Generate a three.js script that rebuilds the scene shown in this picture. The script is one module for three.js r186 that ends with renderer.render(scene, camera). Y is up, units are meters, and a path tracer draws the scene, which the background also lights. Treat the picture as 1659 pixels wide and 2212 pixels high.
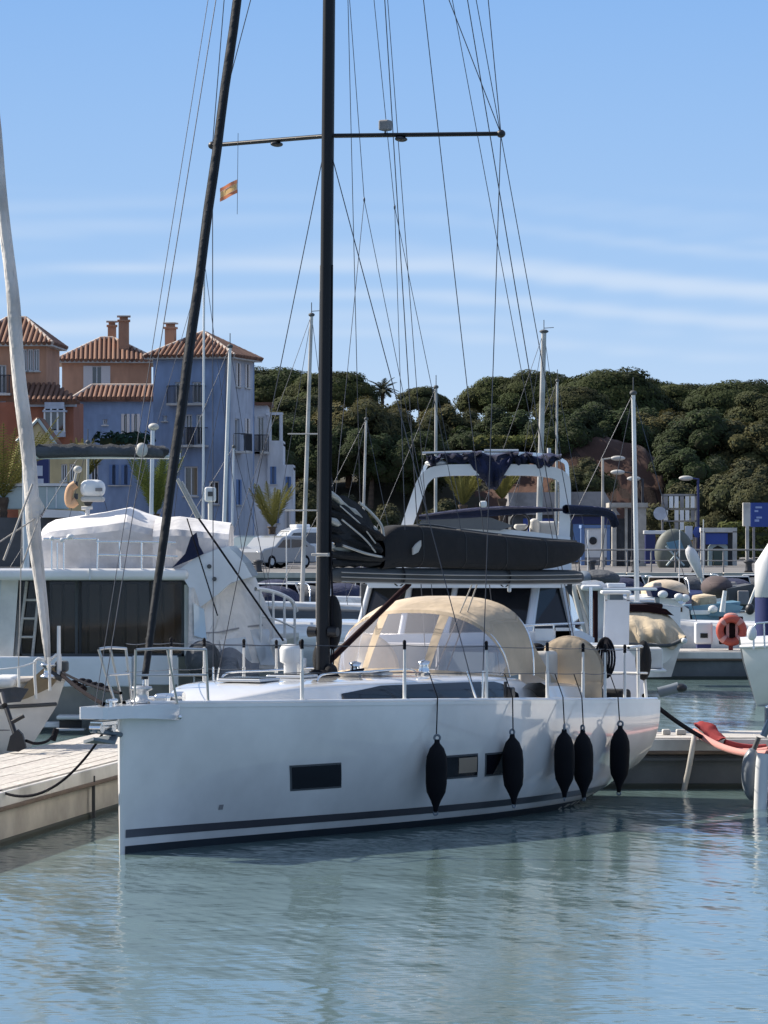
import * as THREE from 'three';
import { mergeGeometries, mergeVertices, toCreasedNormals } from 'three/addons/utils/BufferGeometryUtils.js';
import { RoundedBoxGeometry } from 'three/addons/geometries/RoundedBoxGeometry.js';
import { ConvexGeometry } from 'three/addons/geometries/ConvexGeometry.js';

// ------------------------------------------------------------------ camera, sky, sun, exposure
const scene = new THREE.Scene();
const EYE = 3.1, F = 9000;                       // eye height above the water; focal length in photo pixels (1659 x 2212)
const camera = new THREE.PerspectiveCamera(2 * Math.atan(1106 / F) * 180 / Math.PI, 0.75, 0.5, 6000);
camera.position.set(0, EYE, 0);
camera.setViewOffset(768, 1024, 0, -48 * 1024 / 2212, 768, 1024);   // lens shift: verticals stay upright
const renderer = new THREE.WebGLRenderer({ antialias: true });
renderer.toneMapping = THREE.LinearToneMapping;
renderer.toneMappingExposure = 1.72;
renderer.shadowMap.enabled = true;
const SUN = new THREE.Vector3(-0.74, 0.60, -0.31).normalize();
const sun = new THREE.DirectionalLight(new THREE.Color(1.0, 0.92, 0.80), 5);
sun.position.copy(SUN).multiplyScalar(200); sun.position.z -= 80; sun.target.position.set(0, 0, -80);
sun.castShadow = true;
Object.assign(sun.shadow.camera, { left: -160, right: 160, top: 160, bottom: -160, near: 1, far: 600 });
sun.shadow.mapSize.set(4096, 4096);
scene.add(sun, sun.target);

function rng(seed) { let a = seed >>> 0; return () => { a = (a + 0x6D2B79F5) | 0; let t = Math.imul(a ^ (a >>> 15), 1 | a); t = (t + Math.imul(t ^ (t >>> 7), 61 | t)) ^ t; return ((t ^ (t >>> 14)) >>> 0) / 4294967296; }; }
const hash3 = (x, y, z) => { let h = Math.imul(x, 374761393) ^ Math.imul(y, 668265263) ^ Math.imul(z, 2147483647 ^ 0x5bd1e995); h = Math.imul(h ^ (h >>> 13), 1274126177); return ((h ^ (h >>> 16)) >>> 0) / 4294967296; };
const sm = (t) => t * t * (3 - 2 * t);
function noise3(x, y, z) {
  const i = Math.floor(x), j = Math.floor(y), k = Math.floor(z), u = sm(x - i), v = sm(y - j), w = sm(z - k);
  const l = (a, b, t) => a + (b - a) * t;
  return l(l(l(hash3(i, j, k), hash3(i + 1, j, k), u), l(hash3(i, j + 1, k), hash3(i + 1, j + 1, k), u), v), l(l(hash3(i, j, k + 1), hash3(i + 1, j, k + 1), u), l(hash3(i, j + 1, k + 1), hash3(i + 1, j + 1, k + 1), u), v), w);
}
{ // the sky: blue, paler towards the horizon, with long thin streaks of high cloud
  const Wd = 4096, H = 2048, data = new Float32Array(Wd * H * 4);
  const stops = [[0, .40, .49, .605], [1.5, .355, .465, .61], [3.5, .255, .392, .595], [7.5, .170, .315, .570], [14, .185, .305, .530], [30, .235, .310, .47], [90, .215, .285, .43]];  // high stops, out of view, whitened and brightened to fill shaded hulls
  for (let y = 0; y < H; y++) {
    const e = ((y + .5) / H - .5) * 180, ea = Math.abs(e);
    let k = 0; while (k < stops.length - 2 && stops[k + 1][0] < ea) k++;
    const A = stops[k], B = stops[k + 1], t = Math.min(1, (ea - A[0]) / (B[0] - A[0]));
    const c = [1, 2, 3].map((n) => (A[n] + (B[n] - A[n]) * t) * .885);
    for (let x = 0; x < Wd; x++) {
      const az = (x + .5) / Wd * 2 * Math.PI, i = (y * Wd + x) * 4;
      let m = 0;
      if (e > 0 && e < 30) {
        const px = Math.cos(az) * 5, pz = Math.sin(az) * 5, ee = e + .85 + Math.sin(az * 3 + .4) * .55 + (noise3(px * 2, e * .2, pz * 2) - .5) * .5;
        const n = .30 * noise3(px * 1.1, ee * 1.5, pz * 1.1) + .44 * noise3(px * 1.0 + 9, ee * 6.5, pz * 1.0) + .26 * noise3(px * 2.4 + 3, ee * 13, pz * 2.4);
        m = Math.max(0, n - .51) * 2.9 * Math.min(1, e / .8) * Math.max(0, 1 - Math.max(0, e - 3.7) / 1.1);
        m = Math.min(.6, m);
      }
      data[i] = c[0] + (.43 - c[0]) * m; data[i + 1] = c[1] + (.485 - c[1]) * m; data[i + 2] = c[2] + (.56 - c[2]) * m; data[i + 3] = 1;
    }
  }
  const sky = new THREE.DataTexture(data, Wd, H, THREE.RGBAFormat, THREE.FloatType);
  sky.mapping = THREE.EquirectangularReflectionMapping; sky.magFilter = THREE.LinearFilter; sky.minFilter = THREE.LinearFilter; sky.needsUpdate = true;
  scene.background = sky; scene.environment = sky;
}

// ------------------------------------------------------------------ helpers
const V = (x, y, z) => new THREE.Vector3(x, y, z);
const W = (x, y, d) => V((x - 829.5) * d / F, EYE - (y - 1154) * d / F, -d);      // a point d metres out, seen at photo pixel (x, y)
const M = (px, d) => px * d / F;
const taken = {};
function numbered(name) { const n = taken[name] = (taken[name] ?? -1) + 1; return n ? `${name}_${String(n).padStart(3, '0')}` : name; }
function shade(o) { o.castShadow = true; o.receiveShadow = true; return o; }
function uvBox(g) {
  const p = g.attributes.position, n = g.attributes.normal, uv = new Float32Array(p.count * 2);
  for (let i = 0; i < p.count; i++) {
    const ax = Math.abs(n.getX(i)), ay = Math.abs(n.getY(i)), az = Math.abs(n.getZ(i));
    let u, v;
    if (ay > ax && ay > az) { u = p.getX(i); v = p.getZ(i); } else if (ax > az) { u = p.getZ(i); v = p.getY(i); } else { u = p.getX(i); v = p.getY(i); }
    uv[i * 2] = u; uv[i * 2 + 1] = v;
  }
  g.setAttribute('uv', new THREE.BufferAttribute(uv, 2));
  return g;
}
function merge(list) {
  list = list.flat(9).filter(Boolean);
  const keepC = list.every((g) => g.attributes.color);
  const out = list.map((g) => {
    g = g.index ? g.toNonIndexed() : g.clone();
    for (const k of Object.keys(g.attributes)) if (k !== 'position' && k !== 'normal' && !(k === 'color' && keepC)) g.deleteAttribute(k);
    g.clearGroups(); g.morphAttributes = {};
    return g;
  });
  return out.length === 1 ? out[0] : mergeGeometries(out);
}
function thing(name, label, category, pos = V(0, 0, 0), turn = 0, group) {
  const o = new THREE.Group(); o.name = numbered(name); scene.add(o);
  o.position.copy(pos); o.rotation.y = turn; o.userData = { label, category };
  if (group) o.userData.group = group;
  o.updateMatrixWorld(true);
  return o;
}
function part(name, parent, geos, mat, label) {            // geometry in the parent's own axes
  const m = shade(new THREE.Mesh(uvBox(merge([geos])), mat)); m.name = name; parent.add(m);
  if (label) m.userData.label = label;
  return m;
}
function wpart(name, parent, geos, mat, label) {           // geometry in world axes
  parent.updateWorldMatrix(true, false);
  const g = merge([geos]); g.applyMatrix4(parent.matrixWorld.clone().invert());
  const m = shade(new THREE.Mesh(uvBox(g), mat)); m.name = name; parent.add(m);
  if (label) m.userData.label = label;
  return m;
}
const wparts = (name, parent, geos, mat) => geos.map((g) => wpart(name, parent, g, mat));   // several alike pieces, each a part
const parts = (name, parent, geos, mat) => geos.map((g) => part(name, parent, g, mat));
function solo(name, label, category, geos, mat, pos, group) { // a thing that is one mesh
  const g = merge([geos]); g.translate(-pos.x, -pos.y, -pos.z);
  const m = shade(new THREE.Mesh(uvBox(g), mat)); m.name = numbered(name); m.position.copy(pos); m.userData = { label, category };
  if (group) m.userData.group = group;
  scene.add(m); return m;
}
function struct(name, geos, mat) { const m = shade(new THREE.Mesh(uvBox(merge([geos])), mat)); m.name = name; m.userData = { kind: 'structure' }; scene.add(m); return m; }
function copyOf(o, label) { const c = o.clone(); c.name = numbered(o.name.replace(/_\d{3}$/, '')); c.userData = { ...o.userData }; if (label) c.userData.label = label; scene.add(c); return c; }
const stuff = (o) => { o.userData.kind = 'stuff'; return o; };

function bx(w, h, d, x = 0, y = 0, z = 0, r = 0) {         // box centred at (x, y, z), edges rounded by r
  const g = r > 0 ? new RoundedBoxGeometry(w, h, d, 2, Math.min(r, w / 2.1, h / 2.1, d / 2.1)) : new THREE.BoxGeometry(w, h, d);
  return g.translate(x, y, z);
}
function rod(a, b, r0, r1 = r0, n = 8) {
  const d = b.clone().sub(a), L = d.length();
  const g = new THREE.CylinderGeometry(r1, r0, L, n, 1);
  g.translate(0, L / 2, 0); g.applyQuaternion(new THREE.Quaternion().setFromUnitVectors(V(0, 1, 0), d.normalize())); g.translate(a.x, a.y, a.z);
  return g;
}
function pipe(pts, r, seg = 24, n = 8, tension = .5) { return new THREE.TubeGeometry(new THREE.CatmullRomCurve3(pts, false, 'catmullrom', tension), seg, r, n, false); }
function sagging(a, b, sag, r, seg = 20, n = 6) {
  const pts = []; for (let i = 0; i <= 8; i++) { const t = i / 8, p = a.clone().lerp(b, t); p.y -= sag * 4 * t * (1 - t); pts.push(p); }
  return pipe(pts, r, seg, n);
}
function sphere(c, rx, ry = rx, rz = rx, n = 16) { return new THREE.SphereGeometry(1, n, Math.max(6, n * .7 | 0)).scale(rx, ry, rz).translate(c.x, c.y, c.z); }
function loft(rows, closed = false, smooth = true) {       // rows of points -> a skin
  const R = rows.length, C = rows[0].length, pos = [], idx = [];
  rows.forEach((r) => r.forEach((p) => pos.push(p.x, p.y, p.z)));
  for (let i = 0; i < R - 1; i++) for (let j = 0; j < (closed ? C : C - 1); j++) {
    const a = i * C + j, b = i * C + (j + 1) % C, c = a + C, d = b + C; idx.push(a, c, b, b, c, d);
  }
  let g = new THREE.BufferGeometry(); g.setAttribute('position', new THREE.Float32BufferAttribute(pos, 3)); g.setIndex(idx);
  if (!smooth) g = g.toNonIndexed();
  g.computeVertexNormals();
  return g;
}
function thick(g, t) {                                     // a skin given thickness along its normals
  const a = g.index ? g.clone() : g, b = a.clone();
  const p = b.attributes.position, n = b.attributes.normal;
  for (let i = 0; i < p.count; i++) p.setXYZ(i, p.getX(i) - n.getX(i) * t, p.getY(i) - n.getY(i) * t, p.getZ(i) - n.getZ(i) * t);
  return [a, b];
}
function fan(pts) { // flat polygon from 3D points
  const pos = []; for (let i = 1; i < pts.length - 1; i++) for (const p of [pts[0], pts[i], pts[i + 1]]) pos.push(p.x, p.y, p.z);
  const g = new THREE.BufferGeometry(); g.setAttribute('position', new THREE.Float32BufferAttribute(pos, 3)); g.computeVertexNormals(); return g;
}
function prism(pts, off) {                                 // polygon of 3D points pushed along off
  const shp = [], q = pts.map((p) => p.clone().add(off));
  const n = V(0, 0, 0); for (let i = 0; i < pts.length; i++) n.add(pts[i].clone().cross(pts[(i + 1) % pts.length]));
  n.normalize();
  const ax = Math.abs(n.y) < .9 ? V(0, 1, 0).cross(n).normalize() : V(1, 0, 0).cross(n).normalize(), ay = n.clone().cross(ax);
  const flat = pts.map((p) => new THREE.Vector2(p.dot(ax), p.dot(ay)));
  const tri = THREE.ShapeUtils.triangulateShape(flat, []), pos = [];
  const put = (...v) => v.forEach((p) => pos.push(p.x, p.y, p.z)), same = off.dot(n) > 0;
  for (const [a, b, c] of tri) { if (same) { put(pts[a], pts[c], pts[b]); put(q[a], q[b], q[c]); } else { put(pts[a], pts[b], pts[c]); put(q[a], q[c], q[b]); } }
  for (let i = 0; i < pts.length; i++) { const j = (i + 1) % pts.length; if (same) { put(pts[i], pts[j], q[j]); put(pts[i], q[j], q[i]); } else { put(pts[i], q[j], pts[j]); put(pts[i], q[i], q[j]); } }
  const g = new THREE.BufferGeometry(); g.setAttribute('position', new THREE.Float32BufferAttribute(pos, 3)); g.computeVertexNormals(); return g;
}
const slab = (x0, y0, x1, y1, d, deep, r = 0) => { const a = W(x0, y0, d), b = W(x1, y1, d); return bx(Math.abs(b.x - a.x), Math.abs(a.y - b.y), deep, (a.x + b.x) / 2, (a.y + b.y) / 2, -d - deep / 2, r); };
const cut = (pts, d, deep) => prism(pts.map(([x, y]) => W(x, y, d)), V(0, 0, -deep));      // a plate of the given outline, deep metres thick
const lathe = (prof, at, n = 20) => new THREE.LatheGeometry(prof.map(([r, y]) => new THREE.Vector2(r, y)), n).translate(at.x, at.y, at.z);
function tab(s, t) {                                       // smooth curve through a table of [s, value]
  let i = 0; while (i < t.length - 2 && t[i + 1][0] < s) i++;
  const [x0, y0] = t[i], [x1, y1] = t[i + 1], h = x1 - x0, u = Math.max(0, Math.min(1, (s - x0) / h));
  const sl = (a, b) => (t[b][1] - t[a][1]) / (t[b][0] - t[a][0]);
  const m0 = i > 0 ? sl(i - 1, i + 1) : sl(i, i + 1), m1 = i + 2 < t.length ? sl(i, i + 2) : sl(i, i + 1);
  const u2 = u * u, u3 = u2 * u;
  return (2 * u3 - 3 * u2 + 1) * y0 + (u3 - 2 * u2 + u) * h * m0 + (3 * u2 - 2 * u3) * y1 + (u3 - u2) * h * m1;
}

// ------------------------------------------------------------------ procedural materials
function field(n, fn) { const f = new Float32Array(n * n); for (let y = 0; y < n; y++) for (let x = 0; x < n; x++) f[y * n + x] = fn(x / n, y / n); return f; }
function tileNoise(u, v, f, seed) { // value noise that repeats at 1
  const x = u * f, y = v * f, i = Math.floor(x), j = Math.floor(y), a = sm(x - i), b = sm(y - j), w = (k) => ((k % f) + f) % f;
  const h = (p, q) => hash3(w(p), w(q), seed);
  const l = (p, q, t) => p + (q - p) * t;
  return l(l(h(i, j), h(i + 1, j), a), l(h(i, j + 1), h(i + 1, j + 1), a), b);
}
const fbm = (u, v, f, seed, oct = 5) => { let s = 0, a = .5, t = 0; for (let o = 0; o < oct; o++) { s += a * tileNoise(u, v, f << o, seed + o); t += a; a *= .55; } return s / t; };
function grayTex(n, fn, repeat, srgb = true) {
  const f = field(n, fn), d = new Uint8Array(n * n * 4);
  for (let i = 0; i < n * n; i++) { const c = Math.max(0, Math.min(255, f[i] * 255)); d[i * 4] = d[i * 4 + 1] = d[i * 4 + 2] = c; d[i * 4 + 3] = 255; }
  const t = new THREE.DataTexture(d, n, n); t.wrapS = t.wrapT = THREE.RepeatWrapping; t.magFilter = THREE.LinearFilter; t.minFilter = THREE.LinearMipmapLinearFilter; t.generateMipmaps = true;
  if (srgb) t.colorSpace = THREE.SRGBColorSpace;
  t.repeat.set(repeat, repeat); t.needsUpdate = true; return t;
}
const rep = (t, x, y = x) => { const c = t.clone(); c.repeat.set(x, y); c.needsUpdate = true; return c; };
const T_soft = grayTex(256, (u, v) => .86 + .14 * fbm(u, v, 4, 1), .5);                 // faint mottling
const T_dirt = grayTex(512, (u, v) => .62 + .38 * Math.min(1, fbm(u, v, 4, 11, 6) * 1.5 + .1), .35);
const T_stain = grayTex(512, (u, v) => { const s = fbm(u, v * .25 % 1, 32, 21, 3), q = fbm(u, v, 3, 22); return .86 + .14 * Math.min(1, .25 + s * .6 + q * .6); }, .3);   // runs that go down the wall
const T_wall = grayTex(512, (u, v) => { const s = fbm(u, v * .25 % 1, 32, 81, 3), q = fbm(u, v, 3, 82), b = fbm(u, v, 24, 83); return .66 + .34 * Math.min(1, .1 + s * .45 + q * .75 + b * .15); }, .12);
const T_weave = grayTex(256, (u, v) => .5 + .25 * Math.sin(u * 6.2832 * 64) * Math.sin(v * 6.2832 * 64) + .25 * fbm(u, v, 8, 31), 2, false);
const T_wrinkle = grayTex(512, (u, v) => { const a = fbm(u, v, 3, 41, 4), b = fbm(u, v, 5, 47, 4); return .55 * (1 - Math.abs(2 * a - 1) * 1.8) + .3 * (1 - Math.abs(2 * b - 1) * 1.8) + .2 * fbm(u, v, 16, 43); }, .8, false);
const T_wood = grayTex(512, (u, v) => .76 + .24 * fbm(u * .25 % 1, v, 64, 51, 3) * (.7 + .6 * fbm(u, v, 4, 52)), .6);
const T_fine = grayTex(256, (u, v) => fbm(u, v, 16, 61, 4), 1, false);
const lin = (r, g, b) => new THREE.Color().setRGB(r, g, b);
const mat = (c, o = {}) => new THREE.MeshStandardMaterial({ color: Array.isArray(c) ? lin(...c) : c, roughness: .6, side: THREE.DoubleSide, ...o });
const phys = (c, o = {}) => new THREE.MeshPhysicalMaterial({ color: Array.isArray(c) ? lin(...c) : c, roughness: .5, side: THREE.DoubleSide, ...o });
const MT = {
  gel: phys([.82, .80, .77], { roughness: .32, map: T_soft, clearcoat: 1, clearcoatRoughness: .04 }),
  gelHull: phys([.82, .785, .75], { roughness: .35, map: T_soft, clearcoat: 1, clearcoatRoughness: .03, specularIntensity: .9 }),
  gelCool: phys([.74, .76, .79], { roughness: .3, map: T_soft, clearcoat: .8, clearcoatRoughness: .06 }),
  gelWarm: phys([.74, .715, .67], { roughness: .4, map: T_dirt, clearcoat: .5, clearcoatRoughness: .12 }),
  gelGrey: phys([.13, .16, .19], { roughness: .3, map: T_soft, clearcoat: 1, clearcoatRoughness: .05 }),
  deck: mat([.76, .75, .72], { roughness: .75, map: T_soft, bumpMap: T_fine, bumpScale: .001 }),
  antifoul: mat([.012, .022, .035], { roughness: .7, map: T_dirt }),
  stripe: phys([.035, .03, .04], { roughness: .3, clearcoat: .8, clearcoatRoughness: .06 }),
  black: mat([.012, .012, .015], { roughness: .5, map: T_soft }),
  spar: phys([.010, .0105, .013], { roughness: .5, map: T_soft, specularIntensity: .55 }),
  alu: mat([.62, .63, .64], { roughness: .42, metalness: .85, map: T_soft }),
  aluPaint: mat([.46, .445, .42], { roughness: .45, map: T_dirt }),
  steel: mat([.72, .73, .74], { roughness: .2, metalness: 1 }),
  steelDull: mat([.48, .48, .48], { roughness: .38, metalness: .9 }),
  tubeWhite: mat([.74, .73, .70], { roughness: .35, map: T_soft }),
  wire: mat([.055, .06, .075], { roughness: .45, metalness: .4 }),
  ropeDark: phys([.014, .014, .018], { roughness: .95, specularIntensity: .15, bumpMap: rep(T_weave, 12), bumpScale: .003 }),
  ropeRed: mat([.30, .035, .035], { roughness: .95, bumpMap: rep(T_weave, 12), bumpScale: .003 }),
  ropePink: mat([.55, .25, .22], { roughness: .95, bumpMap: rep(T_weave, 12), bumpScale: .003 }),
  ropeLight: mat([.45, .42, .38], { roughness: .95, map: T_dirt, bumpMap: rep(T_weave, 12), bumpScale: .003 }),
  canvasBlack: mat([.011, .011, .013], { roughness: .95, map: T_dirt, bumpMap: T_wrinkle, bumpScale: .008 }),
  canvasGrey: mat([.075, .08, .09], { roughness: .95, map: T_dirt, bumpMap: T_wrinkle, bumpScale: .05 }),
  canvasNavy: mat([.010, .016, .060], { roughness: .9, map: T_dirt, bumpMap: T_wrinkle, bumpScale: .05 }),
  canvasTan: phys([.60, .475, .335], { roughness: .95, map: T_dirt, bumpMap: T_wrinkle, bumpScale: .014, transmission: .12 }),
  canvasCream: phys([.66, .53, .36], { roughness: .95, map: T_dirt, bumpMap: T_wrinkle, bumpScale: .015, transmission: .12 }),
  canvasWhite: phys([.70, .68, .68], { roughness: .95, map: T_dirt, bumpMap: T_wrinkle, bumpScale: .012, transmission: .22 }),
  sail: phys([.58, .55, .52], { roughness: .9, map: T_dirt, bumpMap: T_wrinkle, bumpScale: .03 }),
  sailDark: mat([.010, .012, .017], { roughness: .8, map: T_dirt, bumpMap: T_wrinkle, bumpScale: .03 }),
  glassDark: phys([.008, .009, .013], { roughness: .10, specularIntensity: .6 }),
  glassTint: phys([.52, .50, .49], { roughness: .05, transmission: 1, thickness: 0, ior: 1.45 }),
  glassSmoke: phys([.05, .055, .062], { roughness: .08, clearcoat: 1, clearcoatRoughness: .05, map: T_soft }),
  pvc: phys([.82, .79, .81], { roughness: .08, transmission: .80, thickness: 0, ior: 1.45 }),
  rubber: phys([.008, .008, .011], { roughness: .8, map: T_dirt, specularIntensity: .35 }),
  rubberGrey: mat([.17, .20, .23], { roughness: .6, map: T_dirt }),
  fenderGrey: mat([.24, .27, .30], { roughness: .45, map: T_dirt }),
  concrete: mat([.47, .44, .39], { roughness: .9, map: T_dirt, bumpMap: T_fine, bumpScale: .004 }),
  concreteShaded: mat([.12, .13, .135], { roughness: .9, map: T_dirt, bumpMap: T_fine, bumpScale: .004 }),  // darker copy of the concrete; shade on the sides is in the colour
  algae: mat([.030, .038, .028], { roughness: .8, map: T_dirt }),
  plank: mat([.64, .595, .54], { roughness: .85, map: T_wood }),
  plank2: mat([.60, .55, .50], { roughness: .85, map: T_wood }),
  trimWood: mat([.15, .105, .075], { roughness: .8, map: T_wood }),
  orangePlaster: mat([.50, .265, .165], { roughness: .95, map: T_wall }),
  redPlaster: mat([.36, .14, .085], { roughness: .95, map: T_wall }),
  bluePlaster: mat([.25, .335, .50], { roughness: .95, map: T_wall }),
  bluePale: mat([.46, .50, .58], { roughness: .95, map: T_wall }),
  whitePlaster: mat([.72, .73, .76], { roughness: .95, map: T_wall }),
  yellowPlaster: mat([.55, .44, .24], { roughness: .95, map: T_wall }),
  shutterBlue: mat([.12, .20, .38], { roughness: .8 }),
  shutterWhite: mat([.60, .56, .54], { roughness: .8 }),
  frameWhite: mat([.66, .66, .66], { roughness: .6 }),
  tile: [[.205, .100, .062], [.175, .086, .054], [.24, .126, .08], [.145, .072, .048]].map((c) => mat(c, { roughness: .9, map: rep(T_dirt, .8) })),
  tileRidge: mat([.50, .42, .36], { roughness: .9, map: T_dirt }),
  iron: mat([.020, .022, .030], { roughness: .6 }),
  foam: mat([.9, .9, .9], { roughness: .9 }),
  white: mat([.74, .74, .73], { roughness: .5, map: T_soft }),
  offwhite: mat([.55, .53, .49], { roughness: .65, map: T_dirt }),
  palegreen: mat([.42, .50, .49], { roughness: .5, map: T_soft }),
  grey: mat([.26, .25, .25], { roughness: .8, map: T_dirt }),
  greyDark: mat([.07, .075, .08], { roughness: .7, map: T_dirt }),
  signBlue: mat([.020, .055, .26], { roughness: .5 }),
  navyPaint: mat([.012, .02, .10], { roughness: .5 }),
  orange: mat([.47, .075, .045], { roughness: .6, map: T_dirt }),
  red: mat([.42, .045, .03], { roughness: .6, map: T_dirt }),
  maroon: phys([.022, .009, .010], { roughness: .8, specularIntensity: .2 }),
  tanOrange: mat([.62, .36, .20], { roughness: .7, map: T_dirt }),
  tealPaint: mat([.10, .22, .30], { roughness: .4, map: T_soft }),
  earth: mat([.072, .034, .023], { roughness: 1, map: rep(T_dirt, .06), bumpMap: rep(T_dirt, .05), bumpScale: .6 }),
  hillside: mat([.040, .036, .020], { roughness: 1, map: rep(T_dirt, .05) }),
  asphalt: mat([.16, .15, .145], { roughness: .95, map: rep(T_dirt, .1) }),
  carWhite: phys([.70, .72, .74], { roughness: .3, clearcoat: 1 }),
  carTealShaded: phys([.10, .14, .155], { roughness: .35, clearcoat: 1 }),  // body colour darkened to teal to stand for a car in shade
  carWhiteShaded: phys([.30, .31, .32], { roughness: .35, clearcoat: 1 }),  // white bodywork greyed down, its shade put into the paint
  carGlass: phys([.012, .018, .03], { roughness: .06, clearcoat: 1 }),
  bark: mat([.085, .062, .045], { roughness: 1, map: rep(T_dirt, 1.2) }),
};

// ------------------------------------------------------------------ water
{
  const N = 1024, TILE = 14, R = rng(5), waves = [];
  const add = (n, lo, hi, slope) => { for (let i = 0; i < n; i++) { const L = lo * Math.pow(hi / lo, R()), a = (R() - .5) * 2.9 + .5, k = TILE / L; const kx = Math.round(Math.cos(a) * k), ky = Math.round(Math.sin(a) * k); if (!kx && !ky) continue; waves.push([kx, ky, R() * 6.2832, slope / Math.sqrt(n) * (.6 + .8 * R())]); } };
  add(16, 1.6, 5, .020); add(26, .5, 1.6, .042); add(52, .10, .5, .080);
  const gx = new Float32Array(N * N), gy = new Float32Array(N * N);
  for (const [kx, ky, ph, sl] of waves) {
    const kk = Math.hypot(kx, ky), ax = sl * kx / kk, ay = sl * ky / kk;
    const cx = new Float32Array(N), sx = new Float32Array(N);
    for (let x = 0; x < N; x++) { cx[x] = Math.cos(6.2831853 * kx * x / N + ph); sx[x] = Math.sin(6.2831853 * kx * x / N + ph); }
    for (let y = 0; y < N; y++) { const c = Math.cos(6.2831853 * ky * y / N), s = Math.sin(6.2831853 * ky * y / N); const o = y * N; for (let x = 0; x < N; x++) { const q = cx[x] * c - sx[x] * s; gx[o + x] += ax * q; gy[o + x] += ay * q; } }
  }
  const d = new Uint8Array(N * N * 4);
  for (let y = 0; y < N; y++) for (let x = 0; x < N; x++) {
    const i = y * N + x, u = x / N, v = y / N;
    const gust = .45 + 1.1 * sm(Math.max(0, Math.min(1, (fbm(u, v, 3, 71, 3) - .25) * 2)));      // calmer and rougher patches
    const nx = -gx[i] * gust, ny = -gy[i] * gust, q = 1 / Math.sqrt(nx * nx + ny * ny + 1);
    d[i * 4] = 127.5 + 127.5 * nx * q * 3.0; d[i * 4 + 1] = 127.5 + 127.5 * ny * q * 3.0; d[i * 4 + 2] = 255; d[i * 4 + 3] = 255;
  }
  const nt = new THREE.DataTexture(d, N, N); nt.wrapS = nt.wrapT = THREE.RepeatWrapping; nt.magFilter = THREE.LinearFilter; nt.minFilter = THREE.LinearMipmapLinearFilter; nt.generateMipmaps = true; nt.repeat.set(1 / TILE, 1 / TILE); nt.rotation = .37; nt.needsUpdate = true;
  const water = phys([.112, .168, .166], { roughness: .10, ior: 1.333, normalMap: nt, normalScale: new THREE.Vector2(.115, .115) });
  const g = new THREE.PlaneGeometry(1400, 900, 4, 4).rotateX(-Math.PI / 2).translate(0, 0, -300 + 0);
  struct('water', g, water);
}
// ------------------------------------------------------------------ quay ground, hill and earth bank
const QY = 1.5, QD = 172;                                   // quay height, distance of its edge
{
  const g = new THREE.PlaneGeometry(3000, 2600, 60, 30).rotateX(-Math.PI / 2).translate(0, QY, -QD - 1 - 1300);
  struct('ground', g, MT.asphalt);
  // a mound behind the quay: steep earth face, wooded top
  const rows = [], hgt = (x, d) => {
    const e = tab(x, [[-120, 0], [-50, 0], [-16, 2], [-8, 5.2], [2, 6.0], [10, 6.4], [14, 8.2], [18, 8.0], [22, 5.6], [30, 5.0], [60, 5], [140, 6]]) + .5 * (noise3(x * .18, d * .1, 3) - .5);
    return QY - .25 + e * sm(Math.max(0, Math.min(1, (d - 290) / 12))) + Math.max(0, d - 305) * .035;
  };
  for (let d = 282; d <= 520; d += d < 310 ? 2 : 15) { const r = []; for (let x = -160; x <= 160; x += 3) r.push(V(x, hgt(x, d) + .35 * (noise3(x * .7, d * .7, 1) - .5) - (d === 282 ? .5 : 0), -d)); rows.push(r); }
  struct('hill', loft(rows), MT.hillside);
  const er = []; // bare brown earth showing on the face of the mound
  for (let i = 0; i <= 14; i++) { const d = 288 + i * 1.1, r = []; for (let j = 0; j <= 40; j++) { const x = 6.5 + j * .4, edge = sm(Math.min(1, Math.min(j, 40 - j) / 7)); r.push(V(x, Math.max(QY - .1, hgt(x, d)) + .35 * (noise3(x * .7, d * .7, 1) - .5) + .45 * edge - .3 + .8 * (noise3(x * .8, d * .9, 8) - .5) + .35 * (noise3(x * 2.3, d * 2.2, 5) - .5), -d + .5)); } er.push(r); }
  struct('earth_bank', loft(er), MT.earth);
}
{ // quay wall along the far side of the basin
  const q = thing('quay_wall', 'long concrete quay wall with pale coping along the far side of the basin', 'quay wall', V(0, 0, -QD));
  const R = rng(77);
  part('wall', q, [bx(240, 2.4, .8, 0, .1, -.4)], MT.concreteShaded);
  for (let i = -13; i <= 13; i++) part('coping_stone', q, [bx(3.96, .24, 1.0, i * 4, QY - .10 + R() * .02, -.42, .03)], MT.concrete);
  stuff(part('coping', q, [bx(70, .24, 1, -90, QY - .1, -.42), bx(70, .24, 1, 90, QY - .1, -.42)], MT.concrete));
}

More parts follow.
